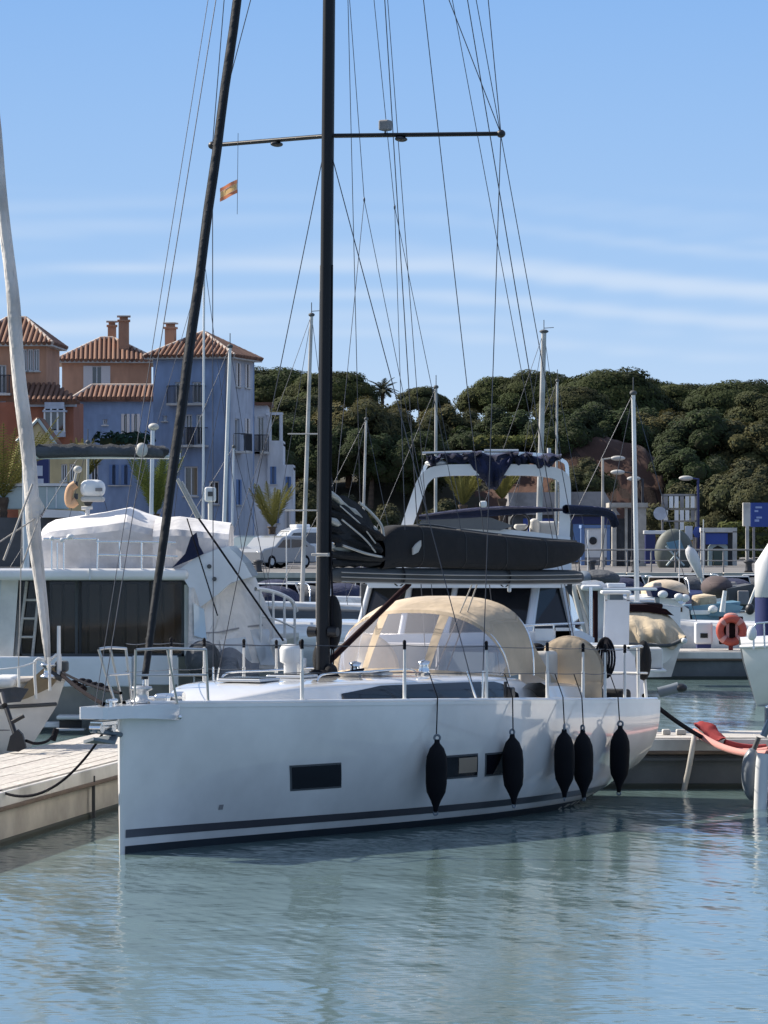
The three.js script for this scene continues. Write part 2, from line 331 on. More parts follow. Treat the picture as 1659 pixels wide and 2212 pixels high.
// ------------------------------------------------------------------ trees
const leafMat = new THREE.MeshPhysicalMaterial({ color: 0xffffff, vertexColors: true, roughness: .9, side: THREE.DoubleSide, transmission: .28, specularIntensity: .2 });
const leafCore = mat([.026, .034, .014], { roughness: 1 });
function leafCloud(lumps, per, size, tint, seed, dome = null) {          // many small leaf clumps spread over and through lumps [x, y, z, rx, ry, rz]
  const R = rng(seed), pos = [], nor = [], col = [];
  const g3 = () => { let x, y, z, q; do { x = R() * 2 - 1; y = R() * 2 - 1; z = R() * 2 - 1; q = x * x + y * y + z * z; } while (q > 1 || q < .01); q = 1 / Math.sqrt(q); return V(x * q, y * q, z * q); };
  for (const [cx, cy, cz, rx, ry, rz] of lumps) {
    const tone = .80 + .40 * R(), warm = .94 + .14 * R(), n = Math.round(per * rx * rz);
    for (let i = 0; i < n; i++) {
      const dir = g3(); if (dir.y < -.35 && R() < .7) dir.y *= -1;
      const rr = .70 + .36 * Math.pow(R(), .7) + .12 * noise3(dir.x * 3 + cx, dir.y * 3 + cy, dir.z * 3 + cz);
      const c = V(cx + dir.x * rx * rr, cy + dir.y * ry * rr, cz + dir.z * rz * rr);
      const nn = (dome ? dir.clone().multiplyScalar(.30).add(c.clone().sub(dome).normalize().multiplyScalar(.85)) : dir.clone()).add(g3().multiplyScalar(.42)).normalize();
      const a = g3().cross(nn).normalize(), b = nn.clone().cross(a), s = size * (.55 + .9 * R()), s2 = s * (.35 + .4 * R());
      const P = [c.clone().addScaledVector(a, s), c.clone().addScaledVector(b, s2), c.clone().addScaledVector(a, -s), c.clone().addScaledVector(b, -s2)];
      const t = tone * (.78 + .44 * R());
      for (const k of [0, 1, 2, 0, 2, 3]) { pos.push(P[k].x, P[k].y, P[k].z); nor.push(nn.x, nn.y, nn.z); col.push(tint[0] * t * warm, tint[1] * t, tint[2] * t); }
    }
  }
  const g = new THREE.BufferGeometry();
  g.setAttribute('position', new THREE.Float32BufferAttribute(pos, 3)); g.setAttribute('normal', new THREE.Float32BufferAttribute(nor, 3)); g.setAttribute('color', new THREE.Float32BufferAttribute(col, 3));
  return g;
}
function crownLumps(kind, Rr, Hh, seed) {                   // Rr crown radius, Hh crown height
  const R = rng(seed), L = [], n = kind === 'umbrella' ? 46 : 34;
  for (let i = 0; i < n; i++) {
    const a = i * 2.399963 + R() * .6, q = Math.sqrt((i + .4) / n), r = q * Rr * .84;
    const lr = Rr * (.23 + .13 * R());
    let y;
    if (kind === 'umbrella') y = Hh * (.10 + (.62 - .2 * R()) * Math.sqrt(Math.max(0, 1 - q * q)) + .16 * R());
    else if (kind === 'round') y = Hh * (.5 + (R() - .5) * 1.0 * Math.sqrt(Math.max(.05, 1 - q * q)) * .9);
    else y = Hh * (.12 + .8 * R() * (1 - q * .55));
    L.push([Math.cos(a) * r, y, Math.sin(a) * r, lr, lr * (kind === 'umbrella' ? .55 : .85), lr]);
  }
  return L;
}
const treeKinds = {};
function makeTree(key, kind, Rr, Hh, trunk, tint, per, size, seed) {
  const L = crownLumps(kind, Rr, Hh, seed).map(([x, y, z, a, b, c]) => [x, y + trunk, z, a, b, c]);
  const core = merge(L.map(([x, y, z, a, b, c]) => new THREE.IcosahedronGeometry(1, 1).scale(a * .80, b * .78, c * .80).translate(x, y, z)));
  const R = rng(seed + 9), top = V((R() - .5) * .5, trunk + Hh * .25, (R() - .5) * .5);
  const limbs = [rod(V(0, -.6, 0), top.clone().multiplyScalar(.6), .26, .19, 9), rod(top.clone().multiplyScalar(.6), top, .19, .15, 9)];
  for (let i = 0; i < 7; i++) { const l = L[(i * 4 + 1) % L.length]; limbs.push(rod(top.clone().multiplyScalar(.75 + .2 * R()), V(l[0], l[1] - l[4] * .3, l[2]), .11, .04, 6)); }
  treeKinds[key] = { crown: leafCloud(L, per, size, tint, seed + 1, V(0, trunk + Hh * .1, 0)), core, limbs: merge(limbs) };
  treeKinds[key].crown.deleteAttribute('uv'); uvBox(treeKinds[key].core); uvBox(treeKinds[key].limbs);
}
makeTree('pineA', 'umbrella', 3.6, 3.6, 5.2, [0.047, 0.057, 0.019], 560, .10, 101);
makeTree('pineB', 'umbrella', 4.0, 3.9, 5.0, [0.039, 0.051, 0.018], 560, .10, 202);
makeTree('pineC', 'umbrella', 3.2, 4.2, 4.8, [0.051, 0.056, 0.022], 560, .10, 303);
makeTree('olive', 'round', 2.6, 4.6, 1.6, [0.080, 0.075, 0.029], 560, .10, 404);
makeTree('leafy', 'round', 2.7, 4.8, 1.2, [0.034, 0.049, 0.018], 560, .10, 505);
makeTree('bushy', 'bush', 2.4, 3.2, .1, [0.056, 0.059, 0.025], 560, .10, 606);
function tree(key, name, label, x, y, d, scale, turn, group, sy = 1) {   // crown top at photo pixel (x, y)
  const k = treeKinds[key]; k.crown.boundingBox ?? k.crown.computeBoundingBox();
  const top = W(x, y, d), h = k.crown.boundingBox.max.y * scale * sy;
  const t = thing(name, label, name.includes('bush') ? 'bush' : 'tree', V(top.x, top.y - h, -d), turn, group);
  t.scale.set(scale, scale * sy, scale);
  const add = (n, g, m, p = t) => { const o = shade(new THREE.Mesh(g, m)); o.name = n; p.add(o); return o; };
  add('trunk', k.limbs, MT.bark);
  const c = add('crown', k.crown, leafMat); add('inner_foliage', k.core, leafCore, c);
  return t;
}
const grove = 'trees of the pine grove behind the quay';
// [kind, x, y of top, distance, scale, turn, label, height factor]
const trees = [
  ['pineB', 600, 788, 345, 1.15, .4, 'dark umbrella pine rising directly behind the blue tower house'],
  ['pineA', 716, 800, 340, 1.05, 2.1, 'dark umbrella pine directly behind the tall black mast'],
  ['pineC', 655, 850, 315, 1.0, 1.1, 'mid green pine below the darker crowns left of the black mast'],
  ['leafy', 575, 865, 300, 1.0, .3, 'green leafy tree beside the white terraced house'],
  ['olive', 755, 852, 300, 1.15, .9, 'yellow green tree right of the black mast at mid height'],
  ['olive', 822, 862, 305, 1.1, 2.9, 'pale olive tree directly below the small distant palm'],
  ['pineC', 912, 832, 372, .80, 1.9, 'small dark pine crown alone against the sky right of the palm'],
  ['olive', 895, 880, 310, 1.05, 4.1, 'olive green tree below the small lone pine crown'],
  ['olive', 975, 872, 312, 1.0, 5.0, 'olive green tree left of the big right-hand pine clump'],
  ['leafy', 800, 925, 296, .9, 1.5, 'dark leafy tree above the bank left of the radar arch'],
  ['leafy', 905, 930, 296, 1.0, 2.6, 'dark leafy tree just above the left end of the radar arch'],
  ['pineA', 1085, 812, 352, 1.05, .2, 'leftmost pine of the big clump on the right, sloping to the gap'],
  ['pineB', 1175, 797, 350, 1.0, 1.3, 'broad pine crown behind the thick grey mast'],
  ['pineB', 1312, 792, 345, 1.35, 3.0, 'tallest dark pine of the right-hand clump, rounded like a dome'],
  ['pineC', 1240, 830, 325, 1.0, 5.2, 'green pine in front of the dome shaped pine'],
  ['leafy', 1120, 872, 305, 1.15, .8, 'mid green leafy tree over the low hedge line behind the radar arch'],
  ['leafy', 1215, 880, 302, 1.05, 3.7, 'dark leafy tree between two thin masts right of the radar arch'],
  ['leafy', 1330, 868, 316, 1.2, 1.0, 'very dark leafy tree on top of the brown earth bank'],
  ['pineA', 1470, 826, 350, 1.0, 2.4, 'low flat pine to the right of the dome shaped pine'],
  ['pineB', 1588, 816, 342, 1.15, 4.0, 'wide pine crown near the right end of the grove'],
  ['pineC', 1665, 838, 335, 1.1, .7, 'pine cut by the right edge of the picture'],
  ['olive', 1432, 880, 318, 1.1, 1.7, 'yellow green tree right of the white mast on the bank'],
  ['leafy', 1520, 882, 310, 1.35, 2.2, 'large dark green tree in the hollow under the right-hand pines'],
  ['olive', 1625, 900, 308, 1.2, 3.3, 'sunlit olive tree above the grey bushes at the right edge'],
  ['leafy', 1492, 955, 296, 1.0, .5, 'dark tree at the right foot of the brown earth bank'],
  ['leafy', 560, 930, 292, .95, 1.4, 'dark leafy tree at the foot of the grove right beside the white stepped house'],
  ['leafy', 640, 900, 300, 1.1, 2.4, 'dark leafy tree in the shade under the umbrella pines, left of the slim leaning mast'],
  ['leafy', 705, 915, 298, 1.0, 3.4, 'dark leafy tree hidden for the most part by the black mast'],
  ['leafy', 850, 905, 302, 1.15, 5.4, 'dark leafy tree in the shade directly below the distant palm and the olive trees'],
  ['leafy', 1030, 905, 303, 1.1, 4.6, 'dark leafy tree below the left edge of the big pine clump'],
  ['leafy', 1400, 880, 322, 1.3, 2.0, 'dark green tree just right of the bright white mast, above the earth bank'],
  ['leafy', 1265, 880, 318, 1.25, .2, 'dark green tree over the left end of the brown earth bank'],
  ['pineA', 1385, 815, 352, .95, 5.5, 'right shoulder of the dome shaped pine, a lower darker crown'],
];
trees.forEach(([k, x, y, d, s, r, lab, sy]) => tree(k, k.startsWith('pine') ? 'pine_tree' : 'leafy_tree', lab, x, y, d, s, r, grove, sy));
[['bushy', 1600, 985, 262, 1.25, .3, 'large grey green bush at the right edge above the blue signboard'],
 ['bushy', 1655, 1000, 258, 1.0, 2.3, 'smaller grey green bush cut by the right edge above the blue signboard'],
 ['bushy', 830, 1085, 232, .85, .8, 'yellow green bush above the boom just right of the furled mainsail'],
 ['bushy', 755, 1065, 240, .8, 3.9, 'dark green bush directly behind the furled mainsail'],
 ['bushy', 660, 1030, 250, .9, 1.9, 'dark bush between the white terraced house and the black mast'],
 ['bushy', 965, 1075, 236, .75, 2.2, 'low bush framed inside the left half of the radar arch'],
 ['bushy', 1560, 1060, 262, 1.1, 5.1, 'dark bush behind the white shelter on the quay'],
 ['bushy', 1262, 985, 282, .9, 1.1, 'dull bush growing over the left shoulder of the brown earth bank'],
 ['bushy', 1228, 1030, 280, .8, 5.9, 'low bush at the left foot of the brown earth bank'],
 ['bushy', 1480, 1040, 268, 1.2, 4.1, 'dark bush behind the rack of white strips on the quay'],
].forEach(([k, x, y, d, s, r, lab]) => tree(k, 'bush', lab, x, y, d, s, r, 'bushes along the foot of the hill'));
{ // clipped hedges
  const hedge = (x0, x1, y0, y1, d, deep, label, tint, seed) => {
    const a = W(x0, y0, d), b = W(x1, y1, d), w = b.x - a.x, h = a.y - b.y, R = rng(seed), L = [];
    const t = thing('hedge', label, 'hedge', V((a.x + b.x) / 2, b.y, -d - deep / 2));
    for (let x = -w / 2 + .4; x < w / 2; x += .55) for (let y = .3; y < h; y += .6) L.push([x, y, (R() - .5) * deep * .3, .55 + .1 * R(), .42, deep * .5]);
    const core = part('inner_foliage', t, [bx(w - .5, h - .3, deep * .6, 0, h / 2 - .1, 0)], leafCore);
    const o = shade(new THREE.Mesh(leafCloud(L, 260, .14, tint, seed + 3), leafMat)); o.name = 'foliage'; t.add(o);
  };
  hedge(1560, 1700, 1138, 1206, 216, 1.2, 'green hedge on the quay under the blue signboard at the right edge', [.09, .10, .03], 7);
  hedge(1030, 1180, 938, 962, 296, 1.4, 'long low hedge line high on the bank behind the radar arch', [.10, .11, .035], 8);
  hedge(205, 322, 936, 962, 222, 1.0, 'dark green clipped hedge in front of the low blue house', [.02, .045, .03], 9);
}
// palms
const frondMat = new THREE.MeshPhysicalMaterial({ color: lin(.115, .15, .038), roughness: .8, side: THREE.DoubleSide, transmission: .25, specularIntensity: .3 });
const frondDull = new THREE.MeshPhysicalMaterial({ color: lin(.16, .155, .045), roughness: .85, side: THREE.DoubleSide, transmission: .2, specularIntensity: .3 });
function frond(len, droop, width, seed) {                   // rib along +x rising, leaflets to both sides
  const R = rng(seed), g = [], pts = [];
  for (let i = 0; i <= 8; i++) { const t = i / 8; pts.push(V(len * t * (1 - .15 * droop * t), len * (t * (1.0 - droop * .5) * .5 - droop * .75 * t * t), 0)); }
  const c = new THREE.CatmullRomCurve3(pts);
  g.push(new THREE.TubeGeometry(c, 8, .018, 5));
  for (let i = 2; i < 26; i++) { const t = i / 26, p = c.getPoint(t), tg = c.getTangent(t), l = width * Math.sin(Math.PI * Math.min(1, t * .85 + .12)) * (.8 + .4 * R());
    for (const s of [-1, 1]) { const tip = p.clone().addScaledVector(tg, l * .75).add(V(0, -l * (.1 + .3 * R()), s * l * .8)), m = p.clone().lerp(tip, .45); const w = tg.clone().multiplyScalar(.035); g.push(fan([p.clone().sub(w), m.clone().sub(w).add(V(0, .03, 0)), tip, m.clone().add(w), p.clone().add(w)])); } }
  return merge(g);
}
function palm(name, label, x, yTop, yBase, d, opt = {}) {
  const { n = 14, tied = 0, trunkShare = .35, seed = 1, m = frondMat, lean = 0 } = opt;
  const base = W(x, yBase, d), h = W(x, yTop, d).y - base.y, R = rng(seed);
  const t = thing(name, label, 'palm tree', base, 0);
  const th = h * trunkShare;
  const pr = []; for (let i = 0; i <= 12; i++) pr.push([.16 + .035 * (i % 2) + (i > 9 ? .06 : 0), -.1 + (th + .15) * i / 12]);
  part('trunk', t, [lathe(pr, V(0, 0, 0), 9)], MT.bark);
  const len = (h - th) * (tied ? 1.08 : 1.25);
  for (let i = 0; i < n; i++) {
    const a = i * 2.39996 + R() * .5, up = tied ? 1.30 - .28 * R() - .5 * (1 - tied) : 1.35 - 1.25 * (i / n);
    const g = frond(len * (.8 + .3 * R()), tied ? .12 : .55 + .3 * R(), len * (tied ? .16 : .24), seed * 31 + i);
    g.rotateZ(up - .4); g.rotateY(a); g.translate(lean * .1, th, 0);
    part('frond', t, [g], m);
  }
  return t;
}
palm('palm_tree', 'young palm with fronds tied upright in front of the blue tower house', 336, 978, 1130, 200, { n: 22, tied: 1, trunkShare: .12, seed: 3 });
palm('palm_tree', 'slim young palm with tied fronds before the white terraced house', 588, 1045, 1150, 200, { n: 16, tied: .9, trunkShare: .1, seed: 4, m: frondDull });
palm('palm_tree', 'palm with tied fronds seen through the left part of the radar arch', 1000, 1010, 1120, 205, { n: 16, tied: .8, trunkShare: .25, seed: 5, m: frondDull });
palm('palm_tree', 'palm with thick pale trunk seen below the blue bimini in the radar arch', 1085, 1010, 1125, 205, { n: 18, tied: .7, trunkShare: .4, seed: 6, m: frondDull });
palm('palm_tree', 'large palm cut by the left edge under the orange tower house', 8, 905, 1150, 190, { n: 26, tied: .45, trunkShare: .3, seed: 7, m: frondDull });
palm('palm_tree', 'short palm behind the white radar post in front of the yellow wall', 178, 940, 1110, 215, { n: 16, tied: .6, trunkShare: .4, seed: 8, m: frondDull });
palm('fan_palm', 'small distant palm standing against the sky in the gap between the pines', 826, 812, 900, 400, { n: 26, tied: 0, trunkShare: .62, seed: 9, m: new THREE.MeshPhysicalMaterial({ color: lin(.04, .045, .02), roughness: .9, side: THREE.DoubleSide, transmission: .15 }) });

// ------------------------------------------------------------------ houses on the quay
const baseY = (d) => 1154 + (EYE - QY) * F / d;             // photo row of the quay's surface at distance d
// a wall in the plane z = 0 of m (outside = +z), with real openings; openings: [x, y, w, h, style] from the wall's lower left corner
function wall(parent, m4, w, h, openings, material, top) {
  const s = new THREE.Shape(); const pts = top ?? [[0, 0], [w, 0], [w, h], [0, h]];
  s.moveTo(...pts[0]); pts.slice(1).forEach((p) => s.lineTo(...p)); s.closePath();
  for (const [x, y, ww, hh] of openings) { const p = new THREE.Path(); p.moveTo(x, y); p.lineTo(x, y + hh); p.lineTo(x + ww, y + hh); p.lineTo(x + ww, y); p.closePath(); s.holes.push(p); }
  const g = new THREE.ExtrudeGeometry(s, { depth: .3, bevelEnabled: false }).translate(0, 0, -.3);
  part('wall', parent, g.applyMatrix4(m4), material);
  for (const o of openings) windowIn(parent, m4, ...o);
}
function windowIn(parent, m4, x, y, w, h, style = 'plain') {
  const at = (g) => g.map((q) => q.applyMatrix4(m4));
  const win = new THREE.Group(); win.name = style === 'balcony' || style === 'door' ? 'balcony_door' : 'window'; parent.add(win);
  const f = .07, z = -.16, cx = x + w / 2, cy = y + h / 2;
  part('frame', win, at([bx(w, f, .08, cx, y + f / 2, z), bx(w, f, .08, cx, y + h - f / 2, z), bx(f, h - 2 * f, .08, x + f / 2, cy, z), bx(f, h - 2 * f, .08, x + w - f / 2, cy, z), bx(f * .8, h - 2 * f, .07, cx, cy, z)]), style.startsWith('blue') ? MT.shutterBlue : MT.frameWhite);
  part('pane', win, at([bx(w - f, h - f, .02, cx, cy, z - .02)]), MT.glassSmoke);
  if (style.endsWith('shut')) { // louvred shutters folded flat on the wall
    const ms = style.startsWith('blue') ? MT.shutterBlue : MT.shutterWhite;
    for (const sx of [-1, 1]) { const c = cx + sx * (w / 2 - w * .17), g = [bx(w * .34, h, .03, c, cy, .02)]; for (let k = 0; k < 9; k++) g.push(bx(w * .28, h * .05, .02, c, y + h * (.09 + k * .102), .042)); part('shutter', win, at(g), ms); }
  }
  if (style === 'balcony') {
    const bw = w + .5, g = [bx(bw, .05, .05, cx, y + .95, .62), bx(.05, .95, .05, cx - bw / 2, y + .47, .62), bx(.05, .95, .05, cx + bw / 2, y + .47, .62), bx(.04, .04, .6, cx - bw / 2, y + .95, .32), bx(.04, .04, .6, cx + bw / 2, y + .95, .32)];
    for (let k = 1; k < 14; k++) g.push(bx(.025, .9, .025, cx - bw / 2 + bw * k / 14, y + .48, .62));
    part('railing', win, at(g), MT.iron);
    part('balcony_slab', win, at([bx(bw + .1, .12, .7, cx, y - .06, .33)]), MT.offwhite);
  } else part('sill', win, at([bx(w + .16, .06, .16, cx, y - .03, .03)]), MT.offwhite);
}
const mtx = (x, y, z, ry = 0) => new THREE.Matrix4().makeRotationY(ry).setPosition(x, y, z);
function hipRoof(parent, x0, x1, z0, z1, y, rise, over = .35, ridge = 0) { // ridge: half length of a top ridge along x
  const R = rng(Math.round(x0 * 100 + y * 10 + 999));
  const roof = new THREE.Group(); roof.name = 'roof'; parent.add(roof);
  x0 -= over; x1 += over; z0 -= over; z1 += over;
  const cx = (x0 + x1) / 2, cz = (z0 + z1) / 2, A = V(cx - ridge, y + rise, cz), B = V(cx + ridge, y + rise, cz);
  const c = [V(x0, y, z1), V(x1, y, z1), V(x1, y, z0), V(x0, y, z0)];
  part('roof_slab', roof, [fan([c[0], c[1], B, A]), fan([c[1], c[2], B]), fan([c[2], c[3], A, B]), fan([c[3], c[0], A])], MT.tile[3]);
  part('eaves', roof, [bx(x1 - x0, .14, z1 - z0, cx, y - .09, cz)], MT.offwhite);
  const slope = (p, q, a, b) => { // rows of barrel tiles from the eave p-q up to the top line a-b
    const L = p.distanceTo(q), n = Math.round(L / .27), ex = q.clone().sub(p).normalize();
    const ta = a.clone().sub(p).dot(ex), tb = b.clone().sub(p).dot(ex), up = a.clone().sub(p).addScaledVector(ex, -ta);
    for (let i = 0; i < n; i++) {
      const t = (i + .5) / n * L, k = t < ta ? t / ta : t > tb ? (L - t) / (L - tb) : 1;
      const s = p.clone().addScaledVector(ex, t), e = s.clone().addScaledVector(up, k); s.addScaledVector(up, -.03); s.y += .03; e.y += .03;
      part('tile_row', roof, [rod(s, e, .115, .10, 7)], MT.tile[R() * 3.4 | 0]);
    }
  };
  slope(c[0], c[1], A, B); slope(c[1], c[2], B, B); slope(c[3], c[0], A, A);
  part('ridge_tiles', roof, [rod(c[0], A, .12, .12, 7), rod(c[1], B, .12, .12, 7), rod(c[2], B, .12, .12, 7), ridge ? rod(A, B, .13, .13, 7) : null], MT.tileRidge);
  return roof;
}
function chimney(roof, x, z, y0, y1, w, m) {
  const h = y1 - y0;
  const c = part('chimney', roof, [bx(w, h - .35, w, x, y0 + (h - .35) / 2, z), bx(w + .14, .12, w + .14, x, y1 - .30, z, .02), bx(w * .8, .16, w * .8, x, y1 - .16, z)], m);
  part('chimney_cap', c, [bx(w + .18, .09, w + .18, x, y1 - .045, z, .02)], MT.tileRidge);
}
function house(label, xl, d, turn = 0, name = 'house', group = 'houses on the far quay') {
  const o = thing(name, label, 'house', V((xl - 829.5) * d / F, QY, -d), turn, group), by = baseY(d);
  return { o, X: (x) => (x - xl) * d / F, Y: (y) => (by - y) * d / F, S: (p) => p * d / F };
}
{ // blue tower house
  const d = 230, { o, X, Y, S } = house('tall blue tower house with hipped tile roof and dark balconies', 331, d, -.235);
  const w = X(496) / Math.cos(.235), H = Y(770), dep = 5.0, u = (x) => X(x) / Math.cos(.235);
  const op = (x0, y0, x1, y1, st) => [u(x0), Y(y1), u(x1) - u(x0), S(y1 - y0), st];
  wall(o, mtx(0, -.2, 0), w, H + .2, [op(378, 826, 396, 872, 'balcony'), op(416, 826, 436, 872, 'balcony'), op(400, 896, 416, 962, 'balcony'), op(424, 896, 440, 962, 'balcony'), op(398, 1008, 428, 1072, 'plain'), op(352, 898, 361, 910, 'plain'), op(452, 1040, 474, 1090, 'plain')].map((q) => (q[1] += .2, q)), MT.bluePlaster);
  wall(o, mtx(w, -.2, -.302, Math.PI / 2), dep - .302, H + .2, [[1.1, Y(834) + .2, 1.0, 1.3, 'shut'], [.9, Y(974) + .2, 1.0, 1.8, 'balcony'], [3.0, Y(834) + .2, 1.0, 1.3, 'shut'], [3.0, Y(964) + .2, 1.0, 1.6, 'shut'], [1.2, Y(1090) + .2, 1.0, 1.4, 'blueshut']], MT.bluePale);
  wall(o, mtx(0, -.2, -dep, -Math.PI / 2), dep - .302, H + .2, [], MT.bluePlaster);
  part('wall', o, [bx(w, H, .3, w / 2, H / 2, -dep - .15)], MT.bluePlaster);
  const r = hipRoof(o, 0, w, -dep, 0, H, S(56), .42, 0);
  part('drainpipe', o, [rod(V(w - .12, 0, .06), V(w - .12, H - .1, .06), .05), rod(V(.15, 0, .06), V(.15, H - .1, .06), .05)].slice(0, 1), MT.grey);
  chimney(r, u(351), -1.6, H - .1, Y(694), .52, MT.orangePlaster);
}
{ // orange house
  const d = 242, { o, X, Y, S } = house('square orange house with two tall chimneys and hipped tile roof', 134, d, .06);
  const w = X(327), H = Y(778), dep = 5.4;
  wall(o, mtx(0, -.2, 0), w, H + .2, [[X(180), Y(838) + .2, X(238) - X(180), S(48), 'shut']], MT.orangePlaster);
  wall(o, mtx(w, -.2, -.302, Math.PI / 2), dep - .302, H + .2, [], MT.orangePlaster);
  wall(o, mtx(0, -.2, -dep, -Math.PI / 2), dep - .302, H + .2, [[2, Y(838) + .2, 1, 1.4, 'shut']], MT.orangePlaster);
  part('wall', o, [bx(w, H, .3, w / 2, H / 2, -dep - .15)], MT.orangePlaster);
  const r = hipRoof(o, 0, w, -dep, 0, H, S(52), .35, .35);
  chimney(r, X(267), -1.3, H + .1, Y(679), .62, MT.orangePlaster);
  chimney(r, X(241), -3.6, H + .4, Y(686), .50, MT.orangePlaster);
}
{ // low blue house in front of the orange one
  const d = 234, { o, X, Y, S } = house('low blue house with a single strip of tiled roof below the orange house', 166, d);
  const w = X(331), H = Y(862), dep = 3.4;
  wall(o, mtx(0, -.2, 0), w, H + .2, [[X(262), Y(936) + .2, S(18), S(42), 'shut'], [X(284), Y(936) + .2, S(18), S(42), 'shut'], [X(222), Y(918) + .2, S(10), S(12), 'plain'], [X(236), Y(1048) + .2, S(20), S(44), 'blueshut'], [X(262), Y(1048) + .2, S(20), S(44), 'blueshut'], [X(196), Y(1048) + .2, S(16), S(60), 'plain']], MT.bluePlaster);
  wall(o, mtx(0, -.2, -dep, -Math.PI / 2), dep - .302, H + .2, [], MT.bluePale);
  const R = rng(12), roof = new THREE.Group(); roof.name = 'roof'; o.add(roof);
  const y0 = H, y1 = H + S(30), x0 = -.2, x1 = w + .05;
  part('roof_slab', roof, [prism([V(x0, y0, .35), V(x1, y0, .35), V(x1, y1, -2.2), V(x0 + .9, y1, -2.2)], V(0, -.16, 0))], MT.tile[3]);
  for (let x = x0 + .13; x < x1; x += .27) { const k = Math.min(1, (x - x0) / .9); part('tile_row', roof, [rod(V(x, y0 + .04, .40), V(x, y0 + (y1 - y0) * k + .04, .35 - 2.55 * k), .115, .10, 7)], MT.tile[R() * 3.4 | 0]); }
  part('ridge_tiles', roof, [rod(V(x0, y0 + .05, .38), V(x0 + .9, y1 + .05, -2.2), .12, .12, 7), rod(V(x0 + .9, y1 + .05, -2.2), V(x1, y1 + .05, -2.2), .12, .12, 7)], MT.tileRidge);
}
{ // orange tower house at the left edge
  const d = 222, { o, X, Y, S } = house('orange and red tower house with a glazed corner bay at the left edge', -60, d, -.05);
  const w = X(101), H = Y(742), dep = 5.5;
  wall(o, mtx(0, -.2, 0), w, H + .2, [[X(47), Y(802) + .2, S(13), S(48), 'plain'], [X(60), Y(802) + .2, S(13), S(48), 'plain'], [X(73), Y(802) + .2, S(13), S(48), 'plain'], [X(-6), Y(850) + .2, S(20), S(62), 'balcony'], [X(-4), Y(894) + .2, S(17), S(28), 'plain']], MT.orangePlaster);
  wall(o, mtx(w, -.2, -.302, Math.PI / 2), dep - .302, H + .2, [], MT.orangePlaster);
  wall(o, mtx(0, -.2, -dep, -Math.PI / 2), dep - .302, H + .2, [], MT.orangePlaster);
  hipRoof(o, 0, w, -dep, 0, H, S(60), .35, .5);
  // projecting lower wing with lean-to roof and bay
  const bxw = X(52), ex = X(168), bh = Y(870);
  wall(o, mtx(bxw, -.2, 1.6), ex - bxw, bh + .2, [[X(110) - bxw, Y(940) + .2, S(38), S(64), 'blue']], MT.redPlaster);
  wall(o, mtx(ex, -.2, 1.298, Math.PI / 2), 4, bh + .2, [], MT.redPlaster);
  part('wall', o, [bx(X(52) - X(-60), bh, .3, X(-4), bh / 2, .6)], MT.redPlaster);
  part('cornice', o, [bx(ex - bxw + .3, S(14), .5, (ex + bxw) / 2, bh - S(4), 1.7)], MT.bluePale);
  const R = rng(19), roof = new THREE.Group(); roof.name = 'lean_to_roof'; o.add(roof);
  part('roof_slab', roof, [prism([V(bxw - .1, bh, 2.1), V(ex + .4, bh, 2.1), V(ex - 1.2, bh + S(40), -.1), V(bxw - .1, bh + S(40), -.1)], V(0, -.16, 0))], MT.tile[3]);
  for (let x = bxw; x < ex + .3; x += .27) { const k = Math.min(1, (ex + .4 - x) / 1.6); part('tile_row', roof, [rod(V(x, bh + .04, 2.15), V(x, bh + S(40) * k + .04, 2.1 - 2.2 * k), .115, .10, 7)], MT.tile[R() < .6 ? 3 : 1]); }
  // glazed bay: three white framed lights on a blue sill
  const bay = new THREE.Group(); bay.name = 'bay_window'; o.add(bay);
  const b0 = X(109), b1 = X(151), by0 = Y(944), by1 = Y(872);
  part('sill', bay, [bx(b1 - b0, S(14), .7, (b0 + b1) / 2, by0 + S(5), 1.9)], MT.bluePale);
  part('lintel', bay, [bx(b1 - b0, S(14), .7, (b0 + b1) / 2, by1 - S(7), 1.9), bx(b1 - b0 + .2, .1, .8, (b0 + b1) / 2, by1 - S(19), 1.9)], MT.bluePale);
  for (let k = 0; k < 3; k++) { const ww = (b1 - b0) / 3; part('pane', bay, [bx(ww - .1, by1 - by0 - S(34), .04, b0 + ww * (k + .5), (by0 + by1) / 2 - S(2), 2.15)], MT.glassSmoke); }
  for (let k = 0; k <= 3; k++) part('mullion', bay, [bx(.09, by1 - by0 - S(22), .1, b0 + (b1 - b0) * k / 3, (by0 + by1) / 2 - S(3), 2.2)], MT.frameWhite);
}
